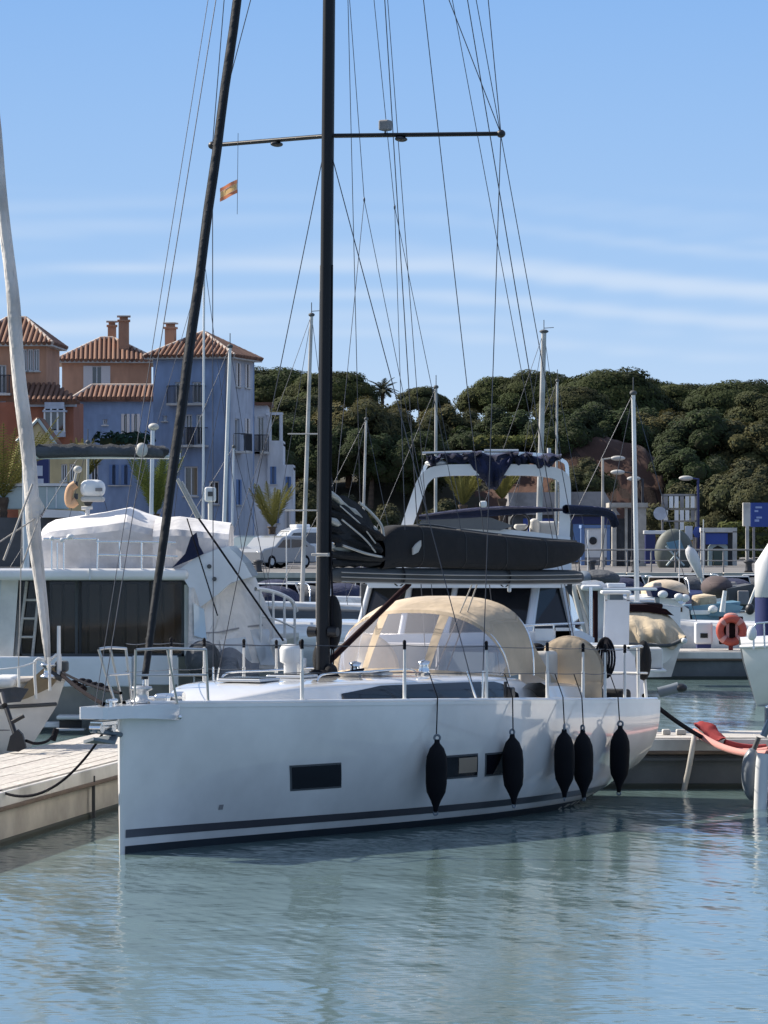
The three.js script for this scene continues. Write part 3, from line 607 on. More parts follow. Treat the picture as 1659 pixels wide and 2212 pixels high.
{ // small yellow gabled house
  const d = 212, { o, X, Y, S } = house('small yellow house with a green edged gable under the orange tower house', 40, d);
  const w = X(180), H = Y(948);
  wall(o, mtx(0, -.2, 0), w, H + .2, [[X(132), Y(1040) + .2, S(13), S(38), 'plain'], [X(150), Y(1040) + .2, S(13), S(38), 'plain']], MT.yellowPlaster, [[0, 0], [w, 0], [w, Y(960) + .2], [X(118), Y(960) + .2], [X(82), Y(908) + .2], [X(40), Y(950) + .2], [0, Y(950) + .2]]);
  parts('wall', o, [bx(.3, H, 3, w - .15, H / 2 - .2, -1.8), bx(.3, H, 3, .15, H / 2, -1.8)], MT.yellowPlaster);
  parts('verge', o, [rod(V(X(122), Y(962), .05), V(X(82), Y(906), .05), .09, .09, 6), rod(V(X(82), Y(906), .05), V(X(36), Y(954), .05), .09, .09, 6)], MT.palegreen);
  const roof = new THREE.Group(); roof.name = 'roof'; o.add(roof);
  part('roof_slab', roof, [prism([V(X(82), Y(906), .1), V(X(36), Y(952), .1), V(X(36), Y(952), -3.4), V(X(82), Y(906), -3.4)], V(0, -.15, 0)), prism([V(X(82), Y(906), .1), V(X(122), Y(962), .1), V(X(122), Y(962), -3.4), V(X(82), Y(906), -3.4)], V(0, -.15, 0))], MT.tile[1]);
  for (let k = 0; k < 11; k++) { const z = -.1 - k * .29; part('tile_row', roof, [rod(V(X(82), Y(906) + .05, z), V(X(36), Y(953) + .05, z), .11, .11, 7), rod(V(X(82), Y(906) + .05, z), V(X(122), Y(963) + .05, z), .11, .11, 7)], MT.tile[k % 3]); }
}
{ // white stepped house
  const d = 238, { o, X, Y, S } = house('white stepped terrace house with blue shutters and a roof pergola', 528, d);
  const H1 = Y(876), x1 = X(578), H2 = Y(952), x2 = X(612), H3 = Y(1004), x3 = X(634), dep = 4.5;
  wall(o, mtx(0, -.2, 0), x1, H1 + .2, [[X(536), Y(976) + .2, S(15), S(76), 'balcony'], [X(556), Y(976) + .2, S(15), S(76), 'balcony']].map((q) => q), MT.whitePlaster);
  parts('wall', o, [bx(.3, H1, dep, x1 - .15, H1 / 2, -dep / 2 - .31), bx(.3, H1, dep, .15, H1 / 2, -dep / 2 - .31)], MT.whitePlaster);
  part('roof_slab', o, [bx(x1 + .3, .18, dep + .5, x1 / 2 + .1, H1 + .09, -dep / 2)], MT.tile[1]);
  wall(o, mtx(x1, -.2, .25), x2 - x1, H2 + .2, [[S(6), Y(1046) + .2, S(13), S(38), 'blueshut'], [S(12), Y(1130) + .2, S(13), S(36), 'blueshut']], MT.whitePlaster);
  wall(o, mtx(x2, -.2, -.052, Math.PI / 2), dep, H2 + .2, [], MT.whitePlaster);
  wall(o, mtx(x2, -.2, .2), x3 - x2, H3 + .2, [[S(5), Y(1066) + .2, S(12), S(36), 'blueshut'], [S(4), Y(1150) + .2, S(12), S(50), 'shut']], MT.whitePlaster);
  wall(o, mtx(x3, -.2, -.102, Math.PI / 2), dep, H3 + .2, [], MT.whitePlaster);
  parts('terrace', o, [bx(x2 - x1, .14, dep, (x1 + x2) / 2, H2 - .2, -dep / 2), bx(x3 - x2, .14, dep, (x2 + x3) / 2, H3 - .2, -dep / 2)], MT.offwhite);
  const P = [V(x1 + .1, H2, .1), V(X(606), H2, .1), V(x1 + .1, H2, -2.4), V(X(606), H2, -2.4)], ph = Y(894) - H2;
  part('pergola', o, [P.map((p) => rod(p, p.clone().add(V(0, ph, 0)), .07)), bx(X(606) - x1 + .2, .14, .12, (x1 + X(606)) / 2, H2 + ph, .1), [0, 1, 2, 3, 4, 5].map((k) => bx(X(606) - x1 + .2, .08, .07, (x1 + X(606)) / 2, H2 + ph + .06, -.3 - k * .42))], MT.whitePlaster);
}
// ------------------------------------------------------------------ quay furniture and sheds on the right
const QP = (x, d) => V((x - 829.5) * d / F, QY, -d);
const pxH = (y, d) => EYE - (y - 1154) * d / F;
{ // long grey shed
  const d = 226, o = thing('shed', 'long low grey shed with pale slanted roof edge behind the radar arch', 'shed', QP(1205, d));
  wpart('wall', o, [slab(1104, 1090, 1322, 1216, d, 5)], MT.greyDark);
  wpart('fascia', o, [cut([[1098, 1064], [1306, 1062], [1322, 1090], [1340, 1112], [1100, 1112]], d - .4, 6)], MT.grey);
  wpart('door', o, [slab(1238, 1128, 1262, 1214, d - .05, .1)], MT.shutterBlue);
  wpart('band', o, [slab(1210, 1116, 1324, 1132, d - .06, .1)], MT.navyPaint);
  wparts('panel', o, [slab(1130, 1120, 1160, 1160, d - .06, .1), slab(1170, 1120, 1200, 1160, d - .06, .1)], MT.signBlue);
}
{ // white cabin
  const d = 214, o = thing('kiosk', 'white cabin with blue frame and a round porthole beside the grey shed', 'cabin', QP(1285, d));
  wpart('wall', o, [slab(1262, 1140, 1312, 1206, d, 2.4, .04)], MT.white);
  wpart('frame', o, [slab(1256, 1134, 1318, 1141, d - .06, 2.6), slab(1255, 1140, 1263, 1222, d - .06, .5), slab(1311, 1140, 1318, 1222, d - .06, .5)], MT.shutterBlue);
  const c = W(1281, 1168, d - .03); wpart('porthole', o, [new THREE.CylinderGeometry(.2, .2, .08, 20).rotateX(Math.PI / 2).translate(c.x, c.y, c.z)], MT.glassDark);
  wpart('base', o, [slab(1264, 1204, 1312, 1224, d - .02, 2.3)], MT.grey);
}
{ // tall concrete pillars with beam
  const d = 208, o = thing('frame_shed', 'open concrete frame of tall pale pillars carrying a beam by the white mast', 'open shed', QP(1372, d));
  for (const [a, b] of [[1322, 1332], [1350, 1356], [1376, 1396]]) wpart('pillar', o, [slab(a, 1094, b, 1232, d, .5, .03)], MT.concrete);
  wpart('beam', o, [slab(1316, 1086, 1400, 1096, d - .1, 3)], MT.concrete);
  wparts('panel', o, [slab(1332, 1120, 1350, 1232, d + .3, .1), slab(1356, 1100, 1376, 1232, d + .3, .1)], MT.canvasGrey);
}
{ // rack of white strips
  const d = 206, o = thing('board_rack', 'tall rack of white vertical strips on the quay, like an empty notice board', 'rack', QP(1468, d)), R = rng(31);
  wpart('frame', o, [slab(1431, 1067, 1505, 1071, d, .12), slab(1431, 1098, 1505, 1101, d, .1), slab(1431, 1124, 1505, 1127, d, .1), slab(1429, 1067, 1433, 1222, d, .12), slab(1502, 1067, 1506, 1222, d, .12)], MT.grey);
  for (let r = 0; r < 3; r++) for (let k = 0; k < 6; k++) if (!(r === 2 && (k === 0 || k > 3)) && !(r > 0 && k === 1)) { const x = 1434 + k * 11.6, y = [1072, 1102, 1128][r]; wpart('strip', o, [slab(x, y, x + 8.6, y + [25, 22, 20 - k][r], d - .05 - R() * .05, .03)], R() < .8 ? MT.white : MT.grey); }
}
{ // shelter
  const d = 204, o = thing('shelter', 'white framed shelter with a blue poster and arched dark opening', 'shelter', QP(1555, d));
  wpart('frame', o, [slab(1514, 1140, 1592, 1150, d, 1.5), slab(1514, 1148, 1523, 1222, d, .3), slab(1583, 1148, 1592, 1222, d, .3)], MT.offwhite);
  wpart('poster', o, [slab(1524, 1152, 1572, 1176, d + .1, .05)], MT.signBlue);
  wpart('back_wall', o, [slab(1523, 1150, 1583, 1222, d + 1.2, .1)], MT.greyDark);
  wpart('arch', o, [cut([[1530, 1182], [1536, 1174], [1548, 1168], [1562, 1170], [1572, 1180], [1572, 1222], [1564, 1222], [1563, 1184], [1550, 1178], [1540, 1184], [1538, 1222], [1530, 1222]], d + .3, .3)], MT.palegreen);
}
solo('planter_box', 'green plastic bin standing inside the white shelter', 'bin', [cut([[1540, 1186], [1562, 1184], [1560, 1220], [1543, 1220]], 204.2, .6)], mat([.05, .075, .06]), W(1551, 1220, 204.2));
{ // blue signboard at the right edge
  const d = 212, o = thing('signboard', 'large blue signboard with pale symbols at the right edge of the quay', 'sign', QP(1655, d));
  wpart('board', o, [slab(1622, 1086, 1690, 1138, d, .12)], MT.signBlue);
  wparts('symbol', o, [slab(1632, 1094, 1646, 1098, d - .02, .04), slab(1630, 1102, 1638, 1106, d - .02, .04), slab(1634, 1116, 1646, 1120, d - .02, .04), slab(1630, 1122, 1640, 1127, d - .02, .04)], mat([.30, .38, .6]));
  wparts('post', o, [slab(1626, 1138, 1631, 1216, d + .02, .1), slab(1680, 1138, 1685, 1216, d + .02, .1)], MT.grey);
}
solo('white_post', 'stout pale square post standing left of the blue signboard', 'post', [slab(1605, 1086, 1621, 1137, 208, .4, .03), slab(1611, 1136, 1618, 1216, 207.9, .2)], MT.offwhite, W(1613, 1216, 208));
{ const c = W(1507, 1152, 205), t = thing('direction_sign', 'small pale sign with a blue hexagonal arrow plate right of the strip rack', 'sign', QP(1500, 205));
  wpart('plate', t, [slab(1480, 1136, 1496, 1166, 205, .08)], MT.bluePale); wpart('arrow_plate', t, [cut([[1496, 1150], [1502, 1138], [1512, 1138], [1518, 1149], [1511, 1161], [1502, 1161]], 205, .08)], MT.signBlue, 'blue hexagon'); wpart('post', t, [slab(1497, 1160, 1501, 1226, 205.05, .06)], MT.grey); }
{ const t = thing('litter_bin', 'dark blue box bin between the pillars and the strip rack', 'bin', QP(1406, 204)); wpart('body', t, [slab(1394, 1154, 1416, 1218, 204, .6, .04)], MT.navyPaint); wpart('lid', t, [slab(1391, 1146, 1440, 1154, 204, .7, .03)], MT.white); }
solo('round_sign', 'small round pale dial on the left side of the strip rack', 'sign', [rod(W(1426, 1109, 205.2), W(1426, 1109, 205.05), .33, .33, 20)], MT.bluePale, W(1426, 1109, 205));
{ // heap of laid-up dinghy and gear
  const d = 200, t = thing('laid_up_boat', 'grey green dinghy hull lying on the quay below the strip rack', 'boat', QP(1450, d));
  wpart('hull', t, [sphere(W(1456, 1194, d - .3), M(42, d), M(52, d), .5, 22)], mat([.12, .13, .11], { map: T_dirt }));
  wpart('thwart', t, [cut([[1440, 1172], [1470, 1166], [1478, 1186], [1448, 1192]], d - .9, .2)], MT.tealPaint);
  wparts('spar', t, [rod(W(1438, 1180, d - .95), W(1478, 1222, d - .9), .05), rod(W(1470, 1186, d - .95), W(1440, 1222, d - .9), .05)], MT.palegreen);
}
// street lamps
function lamp(label, x, yTop, d, arm, headOnly, m) {
  const t = thing('street_lamp', label, 'street lamp', QP(x, d), 0, 'lamps along the quay'), ty = pxH(yTop, d) - QY;
  part('pole', t, [rod(V(0, -.1, 0), V(0, ty, 0), .085, .06, 10), rod(V(0, 0, 0), V(0, .5, 0), .13, .11, 10)], m);
  part('arm', t, [rod(V(0, ty - .05, 0), V(arm * .55, ty + .02, 0), .04, .04, 7)], m);
  part('lamp_head', t, [sphere(V(arm * .75, ty, 0), .36, .13, .16, 14)], MT.offwhite);
  return t;
}
lamp('pale street lamp with one arm to the right before the brown earth bank', 1302, 990, 205, 1, 0, MT.concrete);
lamp('dark street lamp with white head left of the tall white mast', 1367, 1020, 207, -1, 0, MT.iron);
lamp('dark street lamp with white head just right of the tall white mast', 1388, 1034, 215, -.6, 0, MT.iron);
lamp('dark blue street lamp with white head above the strip rack', 1508, 1033, 207, -.8, 0, MT.navyPaint);
// site cabin and blue kiosk on the left
{ const d = 190, t = thing('site_cabin', 'pale green box cabin seen behind the white furled genoa', 'cabin', QP(70, d));
  wpart('wall', t, [slab(-40, 1050.5, 140, 1100, d, 2.4, .05)], MT.palegreen); wpart('roof_panel', t, [slab(-44, 1044, 143, 1050, d - .1, 2.6)], MT.white);
  for (const x of [78, 100, 120]) wpart('rib', t, [slab(x, 1052, x + 2.5, 1098, d - .04, .05)], MT.white);
  wpart('skirt', t, [cut([[100, 1100], [170, 1104], [188, 1118], [90, 1118]], d - 1, 3)], MT.white); wpart('base', t, [slab(-40, 1118, 188, 1232, d - .5, 2.2)], MT.greyDark); }
{ const d = 205, t = thing('kiosk', 'dark blue kiosk front with pale poster panels under the black sail cover', 'kiosk', QP(98, d));
  wpart('wall', t, [slab(68, 985, 105, 1222, d, .8, .04)], MT.navyPaint); wpart('poster', t, [slab(78, 1006, 92, 1028, d - .03, .04)], MT.bluePale); wpart('poster', t, [slab(80, 1034, 94, 1046, d - .03, .04)], MT.bluePale); }
// cars
function car(label, x, d, turn, kind, paint = MT.carWhite) {
  const t = thing(kind === 'van' ? 'parked_van' : 'parked_car', label, kind === 'van' ? 'van' : 'car', QP(x, d), turn, 'vehicles parked along the quay');
  const van = kind === 'van', w = 1.75, L = van ? 4.4 : 4.1;
  const prof = van ? [[-2.2, .35], [-2.2, .9], [-2.05, 1.05], [-1.25, 1.2], [-.75, 1.72], [-.4, 1.84], [2.0, 1.86], [2.15, 1.7], [2.2, .9], [2.2, .35]] : [[-2.05, .32], [-2.05, .72], [-1.85, .85], [-1.0, .98], [-.45, 1.38], [-.1, 1.46], [1.0, 1.45], [1.75, 1.05], [2.02, .98], [2.05, .32]];
  const sh = new THREE.Shape(prof.map(([a, b]) => new THREE.Vector2(a, b)));
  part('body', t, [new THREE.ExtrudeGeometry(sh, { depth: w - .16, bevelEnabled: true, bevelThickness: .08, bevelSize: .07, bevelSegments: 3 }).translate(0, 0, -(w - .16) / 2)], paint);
  const side = van ? [[[-1.1, 1.18], [-.68, 1.66], [-.3, 1.68], [-.3, 1.16]], [[-.2, 1.16], [-.2, 1.68], [.65, 1.68], [.65, 1.16]]] : [[[-.9, .98], [-.42, 1.33], [.1, 1.36], [.1, .96]], [[.2, .96], [.2, 1.36], [.95, 1.34], [1.5, 1.02]]];
  for (const z of [-1, 1]) for (const q of side) part('window', t, [prism(q.map(([a, b]) => V(a, b, z * (w / 2 + .006))), V(0, 0, -z * .03))], MT.carGlass);
  part('windscreen', t, [prism((van ? [[-1.22, 1.24], [-.74, 1.74]] : [[-.98, 1.0], [-.44, 1.40]]).flatMap(([a, b], i) => i ? [V(a - .09, b, -w / 2 + .16), V(a - .09, b, w / 2 - .16)] : [V(a - .05, b, w / 2 - .08), V(a - .05, b, -w / 2 + .08)]), V(.03, 0, 0))], MT.carGlass);
  for (const a of [-1.32, 1.32]) for (const z of [-1, 1]) { const wh = part('wheel', t, [new THREE.TorusGeometry(.23, .09, 8, 18).translate(a, .32, z * (w / 2 - .04))], MT.rubber); part('rim', wh, [new THREE.CylinderGeometry(.2, .2, .12, 14).rotateX(Math.PI / 2).translate(a, .32, z * (w / 2 - .04))], MT.alu); }
  for (const z of [-.62, .62]) part('headlight', t, [sphere(V(-L / 2 + .02, van ? .85 : .72, z), .08, .1, .16, 10)], MT.steel);
  if (van) part('roof_box', t, [bx(.7, .16, 1.1, -.1, 1.99, 0, .05)], MT.carWhite);
  return t;
}
car('white van with dark side windows and a roof box, parked on the quay', 652, 198, .32, 'van');
car('low white car greyed in its paint for shade, parked before the white van', 592, 196, .95, 'car', MT.carWhiteShaded);
car('car painted dark teal for shade, half hidden behind the low greyed car', 548, 204, .9, 'car', MT.carTealShaded);
car('car greyed for shade on the quay behind the right end of the flybridge cover', 512, 208, 1.0, 'car', MT.carWhiteShaded);

// ------------------------------------------------------------------ boat hulls: x runs aft from the stem, y up from the water, z to port
function makeHull({ L, bd, hd, hk, p, n = 40, m = 14 }) {
  const half = (s, h) => { const D = hd(s), K = hk(s), u = Math.max(0, Math.min(1, (h - K) / (D - K))), q = p(s); return Math.max(.012, bd(s) * Math.pow(1 - Math.pow(1 - u, q), 1 / q)); };
  const rows = [], dk = [];
  for (let i = 0; i <= n; i++) {
    const s = L * Math.pow(i / n, 1.25), r = [], D = hd(s), K = hk(s);
    for (let j = 0; j <= m; j++) { const h = D + (K - D) * Math.pow(j / m, 1.1); r.push(V(s, h, half(s, h))); }
    for (let j = m - 1; j >= 0; j--) { const q = r[j]; r.push(V(q.x, q.y, -q.z)); }
    rows.push(r);
    const c = .05 * bd(s), d = []; for (let j = -6; j <= 6; j++) { const t = j / 6; d.push(V(s, D + c * (1 - t * t) * .8 - .012, bd(s) * t * .995)); } dk.push(d);
  }
  const nose = (x, k) => rows[0].map((p) => V(x, p.y, p.z * k));
  return { half, hd, hk, bd, L, skin: loft([nose(-.062, 0), nose(-.055, .42), nose(-.035, .78), ...rows]), deck: loft(dk), transom: fan(rows[n]), rows };
}
function onHull(H, s0, s1, h0, h1, off, side = 1, ns = 14, nh = 4, lean = 0) { // a sheet lying off the topsides; h0, h1 may be functions of s
  const f = (q, s) => typeof q === 'function' ? q(s) : q, rows = [];
  for (let i = 0; i <= ns; i++) { const s = s0 + (s1 - s0) * i / ns, r = []; for (let j = 0; j <= nh; j++) { const a = f(h0, s), h = a + (f(h1, s) - a) * j / nh, sl = s + lean * (h - a); r.push(V(sl, h, side * (H.half(sl, h) + off))); } rows.push(r); }
  return loft(rows);
}
// ------------------------------------------------------------------ the white sailing yacht
const TH = 23 * Math.PI / 180, BOW = W(265, 1845, 40.4);
const yacht = thing('sailing_yacht', 'large white sailing yacht with black mast, beige sprayhood and black fenders along its side', 'sailing yacht', V(BOW.x, 0, BOW.z), Math.PI / 2 - TH);
const HD = (s) => tab(s, [[0, 1.435], [2.5, 1.375], [5.3, 1.30], [8, 1.21], [10.3, 1.13]]);
const hull = makeHull({
  L: 10.3, n: 56, m: 18, hd: HD,
  bd: (s) => tab(s, [[0, .052], [.3, .165], [1, .45], [2, .84], [3, 1.17], [4, 1.46], [5, 1.68], [6, 1.84], [7.2, 1.94], [8.5, 1.97], [10.3, 1.92]]),
  hk: (s) => tab(s, [[0, -.35], [.4, -.45], [2, -.55], [5, -.6], [7.5, -.42], [9, -.2], [10.3, 0]]),
  p: (s) => tab(s, [[0, 1.5], [1, 1.55], [3, 1.9], [5, 2.3], [7, 2.7], [9, 2.9], [10.3, 2.6]]),
});
{
  const Y = yacht, at = (s, b, h) => V(s, h, b), L = (s, b, h) => V(s, HD(s) + h, b);
  const hm = part('hull', Y, [hull.skin, hull.transom], MT.gelHull);
  for (const sd of [1, -1]) {
    part('boot_stripe', hm, [onHull(hull, 0, 9.3, (s) => .155 - .002 * s, (s) => .235 - .003 * s, .004, sd, 40, 2)], MT.stripe);
    part('antifouling', hm, [onHull(hull, 0, 9.6, -.2, (s) => .075, .003, sd, 40, 3)], MT.antifoul);
    part('styling_line', hm, [onHull(hull, .1, 10.28, (s) => HD(s) - .018, (s) => HD(s) + .018, .006, sd, 40, 2)], MT.gel);
  }
  // hull windows (dark, set in a thin frame)
  const hw = (s0, s1, h0, h1) => { const w = part('hull_window', hm, [onHull(hull, s0, s1, h0, h1, .006, 1, 14, 4, -.36)], MT.glassDark); part('window_frame', w, [onHull(hull, s0 - .02, s1 + .02, (s) => (typeof h0 === 'function' ? h0(s) : h0) - .02, (s) => (typeof h1 === 'function' ? h1(s) : h1) + .02, .003, 1, 14, 4, -.36)], MT.greyDark); };
  hw(2.24, 2.94, .52, .745); hw(4.58, 5.2, .525, .742); hw(5.38, 5.92, .52, .735);
  part('window_tan_patch', hm, [onHull(hull, 4.83, 5.17, .56, .725, .009, 1, 6, 3, -.36)], mat([.30, .23, .17], { roughness: .35 }));  // tan rectangle laid over the middle hull window
  part('hull_mark', hm, [onHull(hull, 1.28, 1.34, .36, .41, .004, 1, 2, 2)], MT.grey);
  const dk = part('deck', Y, [hull.deck], MT.deck);
  parts('toe_rail', Y, [1, -1].map((sd) => pipe(Array.from({ length: 22 }, (_, i) => { const s = .3 + 9.95 * i / 21; return L(s, sd * (hull.bd(s) - .03), .025); }), .022, 60, 6)), MT.gel);
  // bow platform carrying the anchor and forestay
  const bs = [[-.66, .12, .10], [-.62, .15, .105], [-.2, .17, .11], [.15, .20, .125], [.6, .315, .155], [.66, .30, .10]].map(([s, b, t]) => [at(s, b, HD(Math.max(0, s)) + .012), at(s, b, HD(0) - t), at(s, -b, HD(0) - t), at(s, -b, HD(Math.max(0, s)) + .012)]);
  part('bow_platform', Y, [toCreasedNormals(loft(bs, true), .5), fan(bs[0]), fan([...bs[5]].reverse())], MT.gelCool);
  part('bow_roller', Y, [bx(.34, .05, .13, -.40, HD(0) - .15, 0, .01), new THREE.CylinderGeometry(.05, .05, .12, 14).rotateX(Math.PI / 2).translate(-.55, HD(0) - .19, 0), new THREE.CylinderGeometry(.05, .05, .12, 14).rotateX(Math.PI / 2).translate(-.3, HD(0) - .19, 0)], MT.steel);
  part('anchor', Y, [rod(at(-.6, 0, 1.22), at(-.08, .02, 1.16), .025), prism([at(-.50, .17, 1.12), at(-.16, .03, 1.17), at(-.16, -.03, 1.17), at(-.50, -.17, 1.12), at(-.62, 0, 1.16)], V(0, -.03, 0))], MT.rubberGrey);
  part('platform_bolt', Y, [sphere(at(.58, .335, HD(0) - .125), .025, .025, .02, 10)], MT.steel);
  part('cleat', Y, [rod(at(-.45, .06, 1.50), at(-.25, .06, 1.50), .018), rod(at(-.38, .06, 1.44), at(-.38, .06, 1.5), .02)], MT.steel);
  part('windlass', Y, [bx(.22, .12, .18, .95, HD(.95) + .05, 0, .04), rod(at(.95, .1, HD(.9) + .08), at(.95, .2, HD(.9) + .08), .05)], MT.steel);
  // coachroof
  const cw = (s) => tab(s, [[1.75, .18], [2.1, .52], [2.8, .78], [4, .98], [5.5, 1.12], [7, 1.2], [7.9, 1.18]]);
  const ch = (s) => tab(s, [[1.75, .02], [2.05, .095], [2.5, .165], [3.2, .20], [5, .235], [7, .27], [7.9, .26]]);
  const crow = (s, f = 1) => { const w = cw(s), H = ch(s) * f, r = []; for (const [b, h] of [[1.03, -.03], [1, .18], [.985, .5], [.955, .78], [.90, .93], [.80, 1.01], [.5, 1.09], [0, 1.13]]) r.push(L(s, w * b, H * h)); for (let j = r.length - 2; j >= 0; j--) r.push(V(r[j].x, r[j].y, -r[j].z)); return r; };
  const cr = []; for (let i = 0; i <= 30; i++) cr.push(crow(1.75 + 6.15 * i / 30)); cr.push(crow(8.05, .8), crow(8.35, .1));
  const roof = part('coachroof', Y, [toCreasedNormals(loft(cr), .6)], MT.gel);
  for (const sd of [1, -1]) { // long dark side window
    const g = []; const rr = []; for (let i = 0; i <= 20; i++) { const s = 3.3 + 4.25 * i / 20, t = i / 20; const top = .3 + .5 * Math.min(1, t * 3.2 + .35) * Math.min(1, (1 - t) * 8 + .02), r = []; for (let j = 0; j <= 3; j++) { const h = .12 + (top - .12) * j / 3; const b = h < .5 ? 1 - .015 * (h - .18) / .32 : .985 - .03 * (h - .5) / .28; r.push(L(s, sd * (cw(s) * b + .006), ch(s) * h)); } rr.push(r); }
    part('side_window', roof, [loft(rr)], MT.glassDark);
  }
  for (const [s, b, w] of [[2.9, .0, .5], [4.0, .0, .42], [5.35, .38, .3], [5.35, -.38, .3]]) { const h = part('deck_hatch', roof, [bx(w, .035, w, s, HD(s) + ch(s) * 1.12 + .018, b, .015)], MT.alu); part('hatch_glass', h, [bx(w - .07, .012, w - .07, s, HD(s) + ch(s) * 1.12 + .038, b)], MT.glassDark); }
  for (const b of [.55, -.55]) part('handrail', roof, [pipe([L(3.4, b, ch(3.4) * 1.06), L(3.6, b, ch(3.6) * 1.06 + .07), L(4.6, b, ch(4.6) * 1.06 + .07), L(5.9, b, ch(5.9) * 1.06 + .07), L(6.1, b, ch(6.1) * 1.06)], .012, 40, 6)], MT.steel);
  const tip = (s, b) => L(s, b, ch(s) * 1.08);
  part('mast_collar', roof, [lathe([[.0, 0], [.22, 0], [.22, .03], [.16, .06], [.12, .1]], tip(4.8, 0).add(V(0, -.02, 0)), 18)], MT.rubber);
  part('ventilator', roof, [lathe([[0, 0], [.07, 0], [.07, .15], [.11, .17], [.115, .30], [.09, .35], [0, .36]], tip(4.35, -.18), 16)], MT.white);
  part('ventilator', roof, [lathe([[0, 0], [.05, 0], [.05, .09], [.08, .10], [.08, .20], [0, .23]], tip(4.62, -.2), 16)], MT.white);
  for (const [s, b] of [[6.15, .62], [6.15, -.62], [5.1, .25]]) part('winch', roof, [lathe([[0, 0], [.075, 0], [.06, .05], [.05, .11], [.07, .15], [0, .17]], tip(s, b), 16)], MT.steel);
  for (let k = 0; k < 4; k++) part('control_line', roof, [pipe([tip(4.85, .08 + .05 * k).add(V(0, .03, 0)), tip(5.15, .2 + .06 * k).add(V(0, .03, 0)), tip(6.2, .45 + .07 * k).add(V(0, .03, 0))], .007, 20, 5)], [MT.ropeDark, MT.ropeLight, MT.ropeRed, MT.ropeLight][k]);
  part('rope_coil', roof, [0, 1, 2].map((k) => new THREE.TorusGeometry(.10 + .012 * k, .012, 6, 20).rotateX(Math.PI / 2.3).translate(4.95, tip(4.95, .2).y + .03 + .015 * k, .28)), MT.ropeDark);
  part('rope_coil', roof, [0, 1, 2].map((k) => new THREE.TorusGeometry(.09 + .012 * k, .012, 6, 20).rotateX(Math.PI / 2.1).translate(4.7, tip(4.7, .3).y + .02 + .015 * k, .36)), MT.ropeLight);
  // pulpit, stanchions, lifelines, pushpit
  const rail = .014;
  parts('pulpit', Y, [1, -1].map((sd) => [rod(at(.05, sd * .1, HD(0)), at(-.12, sd * .2, HD(0) + .55), rail), rod(L(1.05, sd * .42, 0), L(.95, sd * .44, .55), rail), pipe([at(-.12, sd * .2, HD(0) + .55), at(.3, sd * .30, HD(.3) + .56), L(.95, sd * .44, .55)], rail, 14, 8), rod(at(-.03, sd * .14, HD(0) + .3), L(1.0, sd * .43, .3), .012), rod(L(.6, sd * .3, 0), L(.35, sd * .31, .55), rail * .9)]), MT.steelDull);
  const sts = [2.3, 3.85, 5.35, 6.75, 7.75, 8.45, 9.15];
  for (const sd of [1, -1]) {
    for (const s of sts) {
      const b = sd * (hull.bd(s) - .07), o = part('stanchion', Y, [rod(L(s, b, .0), L(s, b, .62), .0135, .0135, 10), rod(L(s, b, 0), L(s, b, .05), .024, .02, 10), rod(L(s, b, .05), L(s, b, .34), .019, .019, 10)], MT.tubeWhite);
      part('stanchion_cap', o, [sphere(L(s, b, .63), .02, .03, .02, 10), rod(L(s, b, .56), L(s, b, .62), .019)], MT.rubber);
    }
    for (const h of [.60, .32]) part('lifeline', Y, [[[.95, .44], ...sts.map((s) => [s, hull.bd(s) - .07]), [9.7, hull.bd(9.7) - .06]].flatMap((q, i, a) => i ? [sagging(L(a[i - 1][0], sd * a[i - 1][1], h), L(q[0], sd * q[1], h), .012, .0042, 6, 5)] : [])], MT.wire);
    const q = (s, b, h) => L(s, sd * b, h);
    part('pushpit', Y, [rod(q(9.7, 1.86, 0), q(9.72, 1.85, .64), .02), rod(q(10.15, 1.80, 0), q(10.22, 1.72, .64), .02), pipe([q(9.3, 1.88, .62), q(9.72, 1.85, .64), q(10.1, 1.75, .64), q(10.25, 1.45, .64), q(10.26, .9, .64)], .018, 24, 8), rod(q(10.22, .9, 0), q(10.26, .9, .64), .018), pipe([q(9.7, 1.86, .33), q(10.12, 1.77, .33), q(10.24, .9, .33)], .013, 16, 6)], MT.tubeWhite);
  }
  part('rail_cover', Y, [cutLocal()], MT.canvasBlack);
  function cutLocal() { return sphere(L(10.1, 1.78, .48), .09, .24, .1, 12); }
  // sprayhood: clear panels held in beige canvas
  const ss = [-1, -.66, -.34, .34, .66, 1], base = (t) => { const k = Math.abs(t), sg = Math.sign(t) || 1; return at(tab(k, [[0, 6.72], [.34, 6.76], [.66, 6.98], [.85, 7.3], [1, 7.75]]), sg * tab(k, [[0, 0], [.34, .36], [.66, .72], [.85, .92], [1, 1.02]]), 0); };
  const roofY = (s) => HD(s) + ch(Math.min(s, 7.9)) * 1.03;
  const G = (t) => { const p = base(t); p.y = roofY(p.x) + .02 - .03 * Math.abs(t); return p; };
  const hoop = (t, s, w, h, q) => { const a = Math.PI / 2 * (1 - t), c = Math.cos(a), n = Math.sin(a); return at(s, w * Math.sign(c) * Math.pow(Math.abs(c), q), roofY(7.4) + h * Math.pow(n, q)); };
  const Fp = (t) => { const k = Math.abs(t), tt = Math.sign(t) * (k < .34 ? k * .16 / .34 : .16 + (k - .34) * .84 / .66), p = hoop(tt, 7.38 + .32 * Math.abs(t) ** 3, 1.02, .74, .80); return p; };
  const Ap = (t) => hoop(t, 8.28, 1.10, .885, .70);
  const Mp = (t) => { const p = Fp(t).lerp(Ap(t), .5); p.y += .045 * Math.cos(t * 1.5); return p; };
